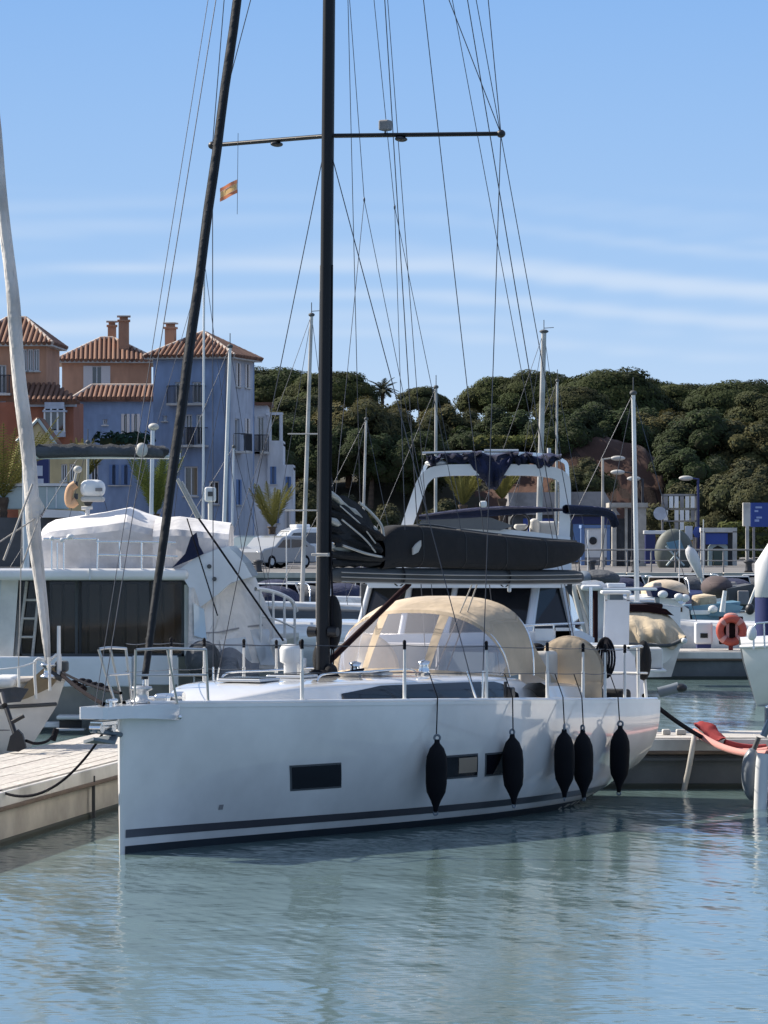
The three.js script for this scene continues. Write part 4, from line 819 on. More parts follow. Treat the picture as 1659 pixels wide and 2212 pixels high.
  const skin = (t0, t1, v0, v1, f0, f1, n = 10, m = 6) => { const r = []; for (let i = 0; i <= n; i++) { const t = t0 + (t1 - t0) * i / n, row = []; for (let j = 0; j <= m; j++) { const v = v0 + (v1 - v0) * j / m; const p = f0(t).lerp(f1(t), v); const bulge = .03 * Math.sin(Math.PI * v); p.x -= bulge; row.push(p); } r.push(row); } return loft(r); };
  const hood = part('sprayhood', Y, [skinRoof()], MT.canvasTan);
  function skinRoof() { const r = []; for (let i = 0; i <= 32; i++) { const t = -1 + 2 * i / 32, row = []; for (let j = 0; j <= 8; j++) { const v = j / 8, a = Fp(t), b = Ap(t), p = a.clone().lerp(b, v); p.y += .05 * Math.sin(Math.PI * v) * Math.cos(t * 1.4) - .012 * Math.abs(Math.sin(v * 9.4)); row.push(p); } r.push(row); } return thick(loft(r), .006); }
  for (const [a, b] of [[-.955, -.38], [-.32, .32], [.38, .955]]) part('clear_window', hood, [skin(a, b, .075, .95, G, Fp)], MT.pvc);
  part('window_border', hood, [skin(-1, 1, 0, .08, G, Fp, 30, 2), skin(-1, 1, .945, 1.0, G, Fp, 30, 2), ...[[-1, -.95], [-.385, -.315], [.315, .385], [.95, 1]].map(([a, b]) => skin(a, b, .09, .94, G, Fp, 3, 8))].map((g) => thick(g, .004)), MT.canvasTan);
  part('hood_frame', hood, [pipe(Array.from({ length: 21 }, (_, i) => Ap(-1 + i / 10).add(V(-.01, -.02, 0))), .014, 50, 7), pipe(Array.from({ length: 21 }, (_, i) => Fp(-1 + i / 10).add(V(.02, -.015, 0))), .014, 50, 7)], MT.steel);
  parts('side_flap', hood, [1, -1].map((sd) => thick(loft([0, .25, .5, .75, 1].map((v) => [0, .33, .66, 1].map((u) => { const a = Ap(sd * (.72 + .28 * v)), e = at(8.75 - .35 * (1 - v), sd * (1.28 + .02 * v), HD(8.4) + .30 * (1 - v) + .10); return a.lerp(e, u * v * v); }))), .005)), MT.canvasTan);
  // cockpit: coamings, seats, floor, wheels with round tan covers, table
  parts('cockpit_coaming', Y, [1, -1].map((sd) => { const r = []; for (let i = 0; i <= 12; i++) { const s = 7.75 + 2.2 * i / 12; r.push([[1.5, 0], [1.46, .17], [1.38, .21], [1.22, .20], [1.14, .12], [1.12, -.3]].map(([b, h]) => L(s, sd * b, h * (1 - .35 * (i / 12) ** 2)))); } return toCreasedNormals(loft(r), .7); }), MT.gel);
  parts('cockpit_seat', Y, [1, -1].map((sd) => bx(1.6, .06, .6, 8.7, 1.13, sd * .84, .02)), MT.plank);
  part('binnacle', Y, [bx(.34, .52, .38, 8.62, 1.50, 1.02, .05), bx(.2, .5, .24, 8.68, 1.05, 1.0, .04)], MT.offwhite);
  part('compass', Y, [sphere(at(8.58, 1.02, 1.79), .09, .06, .09, 14)], MT.rubber);
  for (const sd of [1, -1]) {
    const c = at(8.95, sd * 1.28, 1.50), w = part('steering_wheel', Y, [new THREE.TorusGeometry(.40, .02, 8, 40).translate(c.x, c.y, c.z).applyMatrix4(new THREE.Matrix4())], MT.steel);
    w.geometry.translate(-c.x, -c.y, -c.z).rotateY(Math.PI / 2).translate(c.x, c.y, c.z); uvBox(w.geometry);
    part('wheel_cover', w, [lathe([[0, .05], [.30, .06], [.41, .035], [.43, 0], [.41, -.035], [.3, -.06], [0, -.05]], V(0, 0, 0), 40).rotateZ(Math.PI / 2).translate(c.x, c.y, c.z)], MT.canvasTan);
    part('cover_skirt', w, [thick(loft([0, .33, .66, 1].map((v) => [-1, -.5, 0, .5, 1].map((u) => V(c.x - .07 + .05 * v + .02 * Math.sin(u * 7 + v * 3), c.y - .1 - .34 * v, c.z + sd * (.25 + .16 * u))))), .006)], MT.canvasTan);
  }
  part('stern_winch', Y, [lathe([[0, 0], [.11, 0], [.085, .06], [.06, .13], [.09, .2], [.06, .22], [0, .22]], L(9.0, 1.60, .02), 18)], MT.black);
  part('hung_line', Y, [0, 1, 2, 3].map((k) => new THREE.TorusGeometry(.09 + .012 * k, .014, 6, 20).scale(1, 1.75, 1).rotateY(.5 + k * .3).translate(9.12, HD(9.1) + .50, 1.66)), MT.ropeDark);
  part('life_raft', Y, [bx(.5, .24, .8, 9.9, HD(9.9) + .1, .5, .06)], MT.gelGrey);
  part('stern_gear', Y, [bx(.35, .16, .5, 9.75, HD(9.8) + .06, 1.45, .05), sphere(L(9.5, 1.3, .1), .16, .13, .2, 12)], MT.canvasBlack);
  part('jib_clutch', Y, [bx(.12, .12, .06, 6.05, HD(6.05) + .10, hull.bd(6.05) - .16, .02), rod(L(6.0, hull.bd(6) - .2, .02), L(6.0, hull.bd(6) - .2, .22), .02)], MT.black);
  // mast and rig
  const mx = (h) => 4.80 + .022 * (h - 1.45), mt = 17.2;
  const mrow = (h, a, b) => Array.from({ length: 20 }, (_, i) => { const t = i / 20 * 2 * Math.PI; return at(mx(h) + a * Math.cos(t) * (Math.cos(t) > 0 ? 1.1 : .9), b * Math.sin(t), h); });
  const mast = part('mast', Y, [loft([[1.5, .090, .070], [2.6, .090, .070], [4, .086, .066], [8, .084, .064], [13, .082, .062], [mt, .07, .055]].map(([h, a, b]) => mrow(h, a, b)), true)], MT.spar);
  part('mast_band', mast, [loft([[2.86, .094, .074], [2.90, .094, .074]].map(([h, a, b]) => mrow(h, a, b)), true)], MT.aluPaint);
  part('sail_track', mast, [rod(at(mx(1.8) + .10, 0, 1.8), at(mx(mt) + .09, 0, mt - .3), .010, .010, 6)], MT.greyDark);
  for (let k = 0; k < 5; k++) part('halyard', mast, [pipe([at(mx(1.6) + .03 + .02 * k, [.085, -.085, .095, -.095, .075][k], 1.6 + .1 * (k % 3)), at(mx(2.2) + .02 * k, [.10, -.09, .09, -.10, .085][k], 2.2), at(mx(3.2), [.08, -.078, .075, -.08, .07][k], 3.4), at(mx(6), [.071, -.071, .07, -.07, .06][k], 6)], .0075, 20, 5)], [MT.ropeDark, MT.ropeLight, MT.ropeDark, MT.greyDark, MT.ropeDark][k]);
  parts('mast_winch', mast, [at(mx(2.0), .12, 2.05), at(mx(2.0), -.12, 2.05)].map((p) => new THREE.CylinderGeometry(.05, .06, .1, 12).rotateX(Math.PI / 2).translate(p.x, p.y, p.z)), MT.black);
  part('halyard_bag', mast, [sphere(at(mx(2.3) + .14, .05, 2.15), .10, .30, .10, 12), sphere(at(mx(1.8) + .1, -.06, 1.75), .1, .2, .1, 12), sphere(at(mx(1.8) - .02, .1, 1.62), .09, .09, .07, 12)], MT.canvasBlack);
  const spH = 7.40, tipS = (sd) => at(mx(spH) + .73, sd * 1.72, spH + .02);
  for (const sd of [1, -1]) {
    const a = at(mx(spH) + .05, sd * .06, spH), b = tipS(sd), r = [];
    for (let i = 0; i <= 8; i++) { const t = i / 8, c = a.clone().lerp(b, t), w = .062 - .024 * t; r.push(Array.from({ length: 10 }, (_, j) => { const q = j / 10 * 6.2832; return c.clone().add(V(Math.cos(q) * w, Math.sin(q) * .024, 0)); })); }
    const sp = part('spreader', mast, [loft(r, true)], MT.spar);
    part('spreader_tip', sp, [sphere(b, .05, .045, .05, 10)], MT.black);
    const l = a.clone().lerp(b, sd > 0 ? .40 : .42); part('spreader_light', sp, [sphere(l.clone().add(V(0, -.045, 0)), .11, .03, .06, 12)], MT.black);
    const a2 = at(mx(12.3) + .05, sd * .06, 12.3), b2 = at(mx(12.3) + .55, sd * 1.25, 12.32); part('spreader', mast, [rod(a2, b2, .035, .025, 8)], MT.spar);
    const cp = L(5.42, sd * (hull.bd(5.42) - .16), 0), wr = .0055;
    part('shroud', mast, [rod(cp, tipS(sd), wr, wr, 5), rod(tipS(sd), b2, wr, wr, 5), rod(b2, at(mx(16.2), sd * .05, 16.2), wr, wr, 5)], MT.wire);
    part('shroud', mast, [rod(L(5.36, sd * (hull.bd(5.36) - .18), 0), at(mx(spH - .25), sd * .06, spH - .25), wr, wr, 5)], MT.wire);
    part('shroud', mast, [rod(tipS(sd), at(mx(12.0), sd * .06, 12.0), wr, wr, 5)], MT.wire);
    part('turnbuckle', mast, [rod(cp, cp.clone().lerp(tipS(sd), .055), .014, .012, 8), rod(L(5.36, sd * (hull.bd(5.36) - .18), 0), L(5.3, sd * (hull.bd(5.36) - .28), .33), .014, .012, 8)], MT.steel);
  }
  { const l = at(mx(spH) + .05, .06, spH).lerp(tipS(1), .305); part('loudspeaker', mast, [bx(.12, .115, .12, l.x, l.y + .105, l.z, .02), rod(l, l.clone().add(V(0, .06, 0)), .012)], MT.grey); }
  { const c = at(mx(2.9), 0, 2.9); part('mast_ring', mast, [bx(.03, .03, .20, mx(2.88) - .10, 2.88, 0, .01)], MT.aluPaint); }
  // furled headsail on its stay
  const f0 = at(.42, 0, 1.50), f1 = at(mx(16.4) - .08, 0, 16.4);
  const fr = []; for (let i = 0; i <= 46; i++) { const t = i / 46, c = f0.clone().lerp(f1, .012 + t * .97), w = (.034 + .020 * Math.min(1, t * 6) - .014 * t) * (1 + .025 * Math.sin(t * 60)); fr.push(Array.from({ length: 12 }, (_, j) => { const q = j / 12 * 6.2832, k = 1 + .07 * Math.sin(q + t * 70); return c.clone().add(V(Math.cos(q) * w * k, 0, Math.sin(q) * w * k)); })); }
  const stay = part('furled_headsail', Y, [loft(fr, true)], MT.sailDark, 'tightly furled black headsail');
  part('furler_drum', stay, [lathe([[0, 0], [.10, 0], [.11, .03], [.06, .05], [.06, .12], [.11, .14], [.10, .17], [.03, .18]], f0.clone().add(V(-.01, -.06, 0)), 18)], MT.alu);
  part('forestay', stay, [rod(at(.38, 0, HD(0)), f1, .008, .008, 6)], MT.steel);
  part('gennaker_halyard', Y, [rod(at(-.52, .04, HD(0) + .02), at(mx(16.8) - .1, .03, 16.8), .005, .005, 5), rod(at(-.47, -.06, HD(0) + .02), at(mx(16.9) - .1, -.06, 16.9), .004, .004, 5)], MT.wire);
  // boom, sail bag, furled mainsail
  const b0 = at(mx(2.66) + .12, .02, 2.66), b1 = at(9.35, 1.27, 2.60), bd = b1.clone().sub(b0), bn = V(-bd.z, 0, bd.x).normalize();
  const brow = (t, w, h) => Array.from({ length: 14 }, (_, i) => { const q = i / 14 * 6.2832; return b0.clone().addScaledVector(bd, t).addScaledVector(bn, Math.cos(q) * w).add(V(0, Math.sin(q) * h, 0)); });
  const boom = part('boom', Y, [loft([[-.01, .05, .06], [.03, .065, .085], [.5, .07, .09], [.97, .065, .085], [1, .05, .06]].map((a) => brow(...a)), true)], MT.greyDark);
  part('reef_line', boom, [.03, -.02, -.07].map((h, k) => sagging(b0.clone().addScaledVector(bd, .02).addScaledVector(bn, .085).add(V(0, h, 0)), b0.clone().addScaledVector(bd, .98).addScaledVector(bn, .085).add(V(0, h, 0)), .02, .007, 14, 5)), MT.ropeLight);
  for (const t of [.26, .68]) part('boom_strap', boom, [loft([[t - .004, .085, .12], [t + .004, .085, .12]].map((a) => brow(...a)), true)], MT.canvasBlack);
  part('boom_block', boom, [bx(.05, .16, .04, b0.clone().addScaledVector(bd, .70).x, 2.52, b0.clone().addScaledVector(bd, .70).z, .015)], MT.alu);
  const bag = []; for (let i = 0; i <= 30; i++) {
    const t = .17 + .84 * i / 30, e = i / 30, top = tab(e, [[0, .40], [.05, .53], [.12, .56], [.3, .535], [.55, .475], [.8, .43], [.93, .42], [1, .39]]), bot = tab(e, [[0, .06], [.1, .09], [.75, .08], [.93, .17], [1, .29]]), w = tab(e, [[0, .14], [.2, .17], [.7, .15], [.95, .12], [1, .03]]);
    bag.push(Array.from({ length: 18 }, (_, j) => { const q = j / 18 * 6.2832, c = Math.cos(q), s = Math.sin(q), hh = (top + bot) / 2, rh = (top - bot) / 2; const sg = 1 + .02 * Math.sin(i * 2.1 + j * 1.7); return b0.clone().addScaledVector(bd, t).addScaledVector(bn, w * Math.sign(c) * Math.abs(c) ** .5 * sg).add(V(0, hh + rh * Math.sign(s) * Math.abs(s) ** .7, 0)); }));
  }
  const bagP = part('sail_bag', boom, [loft(bag, true)], MT.canvasBlack, 'black sail bag along the boom');
  { const p = b0.clone().addScaledVector(bd, .275).addScaledVector(bn, .185), u = bd.clone().normalize(), v = V(0, 1, 0), k = (a, b) => p.clone().addScaledVector(u, a).addScaledVector(v, b + .30); part('bag_emblem', bagP, [prism([k(-.07, -.07), k(.02, -.04), k(.07, .03), k(.07, .09), k(-.01, .05), k(-.07, 0)], bn.clone().multiplyScalar(.02))], MT.offwhite); }
  for (const i of [5, 11, 17, 23]) part('bag_seam', bagP, [pipe([...bag[i], bag[i][0]].map((p) => p.clone().add(V(0, .001, 0))), .006, 40, 5)], MT.black);
  part('bag_zip', bagP, [pipe([0, 6, 12, 18, 24, 29].map((i) => bag[i][4].clone().lerp(bag[i][5], .5).add(V(0, .012, 0))), .012, 40, 6)], MT.greyDark);
  // loose folds of the mainsail between mast and bag
  const R = rng(808), folds = [];
  for (let k = 0; k < 9; k++) {
    const h = .12 + .09 * k, w0 = .05 + .02 * R(), r = [];
    for (let i = 0; i <= 8; i++) { const t = i / 8, c = b0.clone().addScaledVector(bd, -.01 + .17 * t).add(V(0, h * (1 - t) * (1.05) + (.14 + .045 * k) * t, 0)).addScaledVector(bn, (R() - .5) * .05 + .11 * Math.sin(k * 2.3) * t); r.push(Array.from({ length: 8 }, (_, j) => { const q = j / 8 * 6.2832; return c.clone().addScaledVector(bn, Math.cos(q) * (w0 + .05 * t)).add(V(0, Math.sin(q) * (.045 + .01 * Math.sin(i * 3 + k)), 0)); })); }
    folds.push([loft(r, true), k]);
  }
  part('mainsail', boom, folds.filter(([, k]) => k % 3 !== 2).map((f) => f[0]), MT.sailDark);
  part('sail_edge', boom, folds.filter(([, k]) => k % 3 === 2).map((f) => f[0]), MT.offwhite);
  { const P = (t, h, o) => b0.clone().addScaledVector(bd, t).add(V(0, h, 0)).addScaledVector(bn, o); part('sail_head', boom, [thick(loft([[P(.012, .86, -.02), P(.012, .3, .02)], [P(.04, .86, .03), P(.04, .3, .05)], [P(.08, .79, .05), P(.08, .25, .06)], [P(.12, .68, .05), P(.125, .2, .06)], [P(.155, .52, .03), P(.16, .15, .05)]]), .02)], MT.sailDark); parts('batten_pocket', boom, [pipe([P(.09, .79, .07), P(.13, .68, .09), P(.165, .55, .10), P(.175, .42, .10)], .016, 16, 7), pipe([P(.02, .6, .09), P(.09, .40, .14), P(.13, .25, .15)], .010, 12, 6), pipe([P(.02, .75, .06), P(.08, .55, .13), P(.13, .35, .15)], .008, 12, 6), pipe([P(.02, .32, .10), P(.09, .24, .15), P(.15, .2, .16)], .014, 12, 6)], MT.offwhite); }
  part('boom_vang', Y, [rod(at(mx(1.8) + .11, .01, 1.72), b0.clone().addScaledVector(bd, .30).add(V(0, -.09, 0)), .036, .030, 10)], MT.maroon);
  part('mainsheet', Y, [rod(b0.clone().addScaledVector(bd, .55).add(V(0, -.08, 0)), at(7.75, .1, 1.55), .008), rod(b0.clone().addScaledVector(bd, .57).add(V(0, -.08, 0)), at(7.85, .2, 1.55), .008)], MT.ropeLight);
  // lazy jacks, topping lift, backstay
  const bp = (t, o) => b0.clone().addScaledVector(bd, t).addScaledVector(bn, o).add(V(0, .5, 0));
  const jack = (sd, top, node, ts) => part('lazy_jack', Y, [rod(top, node, .0042, .0042, 5), ...ts.map((t) => rod(node, bp(t, sd * .16), .0038, .0038, 5)), sphere(node, .012, .03, .012, 8)], MT.wire);
  jack(-1, at(5.6, -.3, 12.3), at(6.16, -.1, 6.8), [.05, .43]); jack(1, at(5.1, .1, 12.3), at(6.08, .3, 6.7), [.24, .46]);
  part('topping_lift', Y, [rod(b1.clone().add(V(0, .05, 0)), at(mx(17) + .08, 0, 17.1), .005, .005, 5)], MT.wire);
  part('backstay', Y, [rod(L(10.2, 1.0, 0), at(mx(17) + .1, .02, 17.15), .006, .006, 5), rod(L(10.15, 1.0, 0), at(mx(17.1) + .1, -.1, 16.0), .0045, .0045, 5)], MT.wire);
  part('backstay', Y, [rod(L(10.2, -1.0, 0), at(mx(17) + .1, -.02, 17.15), .006, .006, 5)], MT.wire);
  part('runner', Y, [rod(L(10.1, 0, 0), at(mx(17) + .1, .0, 17.0), .0055, .0055, 5), rod(L(9.2, -1.4, 0), at(mx(15) + .08, -.03, 15.0), .0045, .0045, 5), rod(L(9.6, -.6, 0), at(mx(16) + .08, .01, 16.0), .0045, .0045, 5), rod(L(8.9, -1.7, 0), at(mx(12) + .08, -.03, 12.3), .004, .004, 5)], MT.wire);
}
const yw = (s, b, h) => yacht.localToWorld(V(s, h, b));
// fenders along the port side
{
  const spots = [[4.16, .57], [5.60, .57], [6.80, .575], [7.32, .545], [8.44, .545]];
  const proto = thing('fender', '', 'fender', V(0, 0, 0), 0, 'black fenders along the side of the white sailing yacht');
  part('body', proto, [lathe([[0, -.375], [.022, -.375], [.028, -.33], [.055, -.26], [.10, -.17], [.112, -.08], [.115, .1], [.108, .20], [.075, .29], [.03, .345], [.026, .38], [0, .38]], V(0, 0, 0), 22)], MT.rubber);
  parts('eyelet', proto, [new THREE.TorusGeometry(.03, .012, 6, 14).translate(0, .40, 0), new THREE.TorusGeometry(.02, .010, 6, 14).translate(0, -.39, 0)], MT.rubberGrey);
  const ord = ['first black fender from the bow, hanging over the left end of the middle hull window', 'second black fender from the bow, covering the right end of the aft hull window', 'left one of the two black fenders hanging close together', 'right one of the two black fenders hanging close together', 'black fender nearest the stern with a faint reddish tint'];
  const all = spots.map((_, i) => i ? copyOf(proto, ord[i]) : proto); proto.userData.label = ord[0];
  spots.forEach(([s, h], i) => {
    const f = all[i];
    const b = Math.max(hull.half(s, h), hull.half(s, h + .25), hull.half(s, h + .1)) + .125, p = yw(s, b, h);
    f.position.copy(p); f.rotation.set([.03, -.04, .02, -.03, .05][i], i * .7, [-.02, .03, .04, -.03, .02][i]);
    const top = yw(s + .15, hull.bd(s) + .035, HD(s) + .05), up = p.clone().add(V(0, .42, 0));
    f.updateMatrixWorld(true);
    wpart('rope', f, [rod(up, top, .007, .007, 5), rod(top, yw(s + .18, hull.bd(s) - .07, HD(s) + .3), .006, .006, 5)], MT.ropeDark);
  });
}
{ // courtesy flag
  const p = W(497, 412, 44.6), t = thing('flag', 'small orange red and yellow flag flying under the left end of the spreader', 'flag', p, .35);
  const strip = (v0, v1) => loft(Array.from({ length: 9 }, (_, i) => { const u = i / 8; return [0, .5, 1].map((k) => V(-.02 + (u - .5) * .19, .5 * (u - .5) * .20 + (v0 + (v1 - v0) * k - .5) * .145, .03 * Math.sin(u * 7) + .015 * Math.sin(u * 3 + v0 * 4))); }));
  const fm = (c) => phys(c, { roughness: .9, transmission: .45 });
  part('stripe', t, [strip(0, .27)], fm([.55, .20, .10])); part('stripe', t, [strip(.27, .73)], fm([.66, .42, .18])); part('stripe', t, [strip(.73, 1)], fm([.55, .20, .10]));
  part('halyard', t, [rod(V(.09, .62, 0), V(.08, -.25, 0), .003, .003, 5)], MT.wire);
}

// ------------------------------------------------------------------ pontoons
function pontoon(name, label, c, turn, len, wid, fb, boards, opt = {}) { // long axis = local x, near face = +z
  const t = thing(name, label, 'pontoon', V(c.x, 0, c.z), turn, opt.group), R = rng(Math.round(len * 100 + fb * 1000));
  const segs = Math.max(1, Math.round(len / 6)), sl = len / segs;
  for (let i = 0; i < segs; i++) part('float', t, [bx(sl - .05, fb - .10, wid - .1, -len / 2 + sl * (i + .5), (fb - .10) / 2 - .12 + .02, 0, .03)], opt.dim ? MT.concreteShaded : MT.concrete);
  part('waterline_weed', t, [bx(len - .02, .14, wid - .06, 0, .0, 0, .03)], MT.algae);
  for (const z of [1, -1]) {
    part('edge_beam', t, [bx(len, .15, .07, 0, fb - .085, z * (wid / 2 - .02), .015)], opt.beam ?? MT.offwhite);
    part('rubbing_strip', t, [bx(len, .045, .05, 0, fb - .175, z * (wid / 2 + .005), .012)], MT.trimWood);
  }
  const bw = (wid - .1) / boards;
  for (let b = 0; b < boards; b++) { let x = -len / 2 + .01; while (x < len / 2 - .05) { const L = Math.min(len / 2 - x, 2.2 + R() * 1.6); part('plank', t, [bx(L - .012, .035, bw - .014, x + L / 2, fb - .012 + .006 * (R() - .5), -wid / 2 + .05 + bw * (b + .5))], R() < .6 ? MT.plank : MT.plank2); x += L; } }
  return t;
}
{
  const A = V(-3.79, 0, -41.1), B = V(-2.97, 0, -46.75), u = B.clone().sub(A).normalize(), n = V(u.z, 0, -u.x), turn = Math.atan2(-u.z, u.x);
  const c = A.clone().addScaledVector(u, 6).addScaledVector(n, .82);
  const p = pontoon('finger_pontoon', 'narrow finger pontoon with pale boards at the left, beside the bow of the white yacht', c, turn, 24, 1.64, .56, 9);
  const k = A.clone().addScaledVector(u, .35).addScaledVector(n, .22);
  wpart('cleat', p, [rod(V(k.x - .12, .63, k.z), V(k.x + .12, .63, k.z), .022), rod(V(k.x, .54, k.z), V(k.x, .63, k.z), .025)], MT.greyDark);
  wpart('pontoon_joint', p, [bx(.035, .46, .05, A.x + u.x * 4.3 + .01, .24, A.z + u.z * 4.3)], MT.greyDark);
  solo('mooring_rope', 'thin black mooring rope drooping from under the bow platform to the finger pontoon', 'rope', [sagging(yw(-.2, -.08, 1.22), V(k.x, .62, k.z), .34, .014, 28), sagging(V(k.x, .62, k.z), V(k.x - .9, .585, k.z + .5), .0, .014)], MT.ropeDark, V(k.x, .6, k.z));
}
const nearDock = pontoon('pontoon', 'grey pontoon running across behind the stern of the white yacht', V(8.6, 0, -51.6), 0, 14.4, 1.9, .62, 10, { dim: true, beam: MT.offwhite });
wpart('edge_lip', nearDock, [bx(14.4, .03, .05, 8.6, .365, -50.63)], MT.greyDark);
for (const [x, w] of [[1438, 18], [1470, 22], [1510, 18]]) { const p = W(x, 1575, 51.5); wpart('cleat', nearDock, [bx(M(w, 51.5), .07, .14, p.x, .66, -51.4, .02)], MT.offwhite); }
const farDock = pontoon('pontoon', 'far pontoon with a white service box and an orange lifebuoy', V(11.2, 0, -90), 0, 11.5, 2.2, .6, 10, { dim: true });
{ // service box
  const d = 89.6, t = thing('service_pedestal', 'white service box with a dark window on the far pontoon, left of the lifebuoy', 'service box', V(W(1522, 1400, d).x, .6, -d));
  wpart('body', t, [slab(1502, 1344, 1540, 1392, d, .4, .05)], MT.white); wpart('window', t, [slab(1513, 1368, 1529, 1378, d - .01, .04)], MT.glassDark); wpart('base', t, [slab(1506, 1390, 1536, 1400, d + .03, .34)], MT.navyPaint);
}
{ // lifebuoy in its red holder
  const d = 89.4, c = W(1580, 1362, d), t = thing('lifebuoy', 'orange red lifebuoy with pale bands on a stand on the far pontoon', 'lifebuoy', V(c.x, .6, -d));
  wpart('ring', t, [new THREE.TorusGeometry(.25, .085, 12, 32).translate(c.x, c.y, c.z)], MT.orange);
  wparts('band', t, [0, 1, 2, 3].map((k) => { const a = Math.PI / 4 + k * Math.PI / 2; return new THREE.TorusGeometry(.25, .09, 12, 6, .35).rotateZ(a - .17).translate(c.x, c.y, c.z); }), MT.ropePink);
  wpart('holder', t, [bx(.52, .60, .05, c.x, c.y, c.z - .11, .02)], MT.maroon);
  wparts('bar', t, [bx(.07, .36, .05, c.x - .08, c.y - .0, c.z - .04, .02), bx(.07, .34, .05, c.x + .12, c.y, c.z - .04, .02)], MT.ropePink);
  wpart('post', t, [rod(V(c.x, .6, c.z - .16), V(c.x, c.y + .1, c.z - .16), .05)], MT.red);
  wpart('cap', t, [sphere(V(c.x, c.y + .30, c.z - .08), .16, .08, .1, 12)], MT.ropePink);
}
{ // mooring pile at the right edge
  const d = 84, c = W(1668, 1300, d), t = thing('mooring_pile', 'white mooring pile with a pointed cap and dark blue sleeve at the right edge', 'mooring pile', V(c.x, 0, -d)), r = M(38, d);
  part('cap', t, [lathe([[0, pxH(1165, d)], [.06, pxH(1170, d)], [r, pxH(1218, d)], [r, pxH(1290, d)], [0, pxH(1290, d)]], V(0, 0, 0), 14)], MT.white);
  part('sleeve', t, [lathe([[r * .98, pxH(1289, d)], [r * .98, .3]], V(0, 0, 0), 20)], MT.navyPaint);
  part('foot', t, [lathe([[r * .9, .4], [r * .9, -.5]], V(0, 0, 0), 16)], MT.algae);
}
// ropes at the stern
{
  const a = yw(10.2, 1.75, 1.2), b = W(1535, 1602, 50.6), c = W(1665, 1626, 48.5), e = W(1478, 1706, 50.4);
  solo('mooring_rope', 'black stern line running down from the yacht to the red rope', 'rope', [sagging(a, b, .04, .028, 20, 8)], MT.ropeDark, a);
  const t = thing('red_mooring_rope', 'thick pink and red mooring rope with a red chafe cloth at the stern', 'rope', b);
  wpart('rope', t, [sagging(W(1500, 1580, 50.7), c, .10, .042, 24, 8), sagging(b, W(1660, 1618, 50.2), .06, .03, 20, 8)], MT.ropePink);
  const R = rng(44), g = [], q0 = W(1500, 1573, 50.6), q1 = W(1565, 1603, 50.4); for (let i = 0; i <= 12; i++) { const k = i / 12, p = q0.clone().lerp(q1, k); g.push(Array.from({ length: 7 }, (_, j) => p.clone().add(V(.02 * Math.sin(j * 2 + i), .10 * Math.sin(Math.PI * k) * (1 - j / 3.2) + .015 * R() + .035, -.12 + .04 * j)))); }
  wpart('cloth', t, [thick(loft(g), .012)], MT.ropeRed);
  wpart('rope', t, [sagging(q1, W(1655, 1614, 50.5), .03, .04, 16, 7)], MT.ropeRed);
  solo('hanging_rope', 'pale rope hanging straight down the face of the grey pontoon into the water', 'rope', [pipe([W(1500, 1590, 50.5), W(1496, 1615, 50.42), W(1487, 1665, 50.4), e, e.clone().add(V(-.03, -.3, 0))], .034, 20, 8)], MT.ropeLight, e);
}
{ // boat at the right edge, near: only its white quarter and a fender show
  const d = 47, p = W(1668, 1700, d), t = thing('motor_boat', 'white boat cut by the right edge beside the grey pontoon, only its quarter showing', 'boat', V(p.x, 0, p.z));
  wpart('hull', t, [prism([[0, 0], [6.5, .1], [9.2, -1.5], [6.5, -3.1], [.42, -3.0]].map(([x, z]) => V(p.x - .02 + x, .06, p.z + z)), V(0, .78, 0))], MT.gel);
  wpart('cabin', t, [prism([[2.2, -.4], [5.6, -.5], [6.8, -1.5], [5.6, -2.5], [2.2, -2.6]].map(([x, z]) => V(p.x + x, .84, p.z + z)), V(0, 1.05, 0))], MT.gel);
  wpart('cabin_window', t, [bx(2.6, .34, .04, p.x + 3.9, 1.45, p.z - .42)], MT.glassDark);
  wpart('corner_post', t, [pipe([W(1650, 1628, d), W(1646, 1660, d), W(1642, 1752, d)], .075, 12, 12)], MT.white);
  wpart('bottom', t, [bx(6.2, .35, 2.6, p.x + 3.2, -.06, p.z - 1.6)], MT.navyPaint);
  wpart('transom_fitting', t, [bx(.14, .28, .2, p.x + .0, 1.02, p.z - .1, .03), rod(V(p.x - .1, .82, p.z), V(p.x - .02, 1.0, p.z), .04)], MT.gelGrey);
  const c = W(1624, 1672, 47.6), f = thing('fender', 'large round grey fender squeezed between the grey pontoon and the right-hand boat', 'fender', c);
  part('body', f, [sphere(V(0, 0, 0), .12, .30, .16, 20)], MT.fenderGrey); part('eyelet', f, [rod(V(.02, .27, 0), V(.08, .42, 0), .03)], MT.greyDark);
}
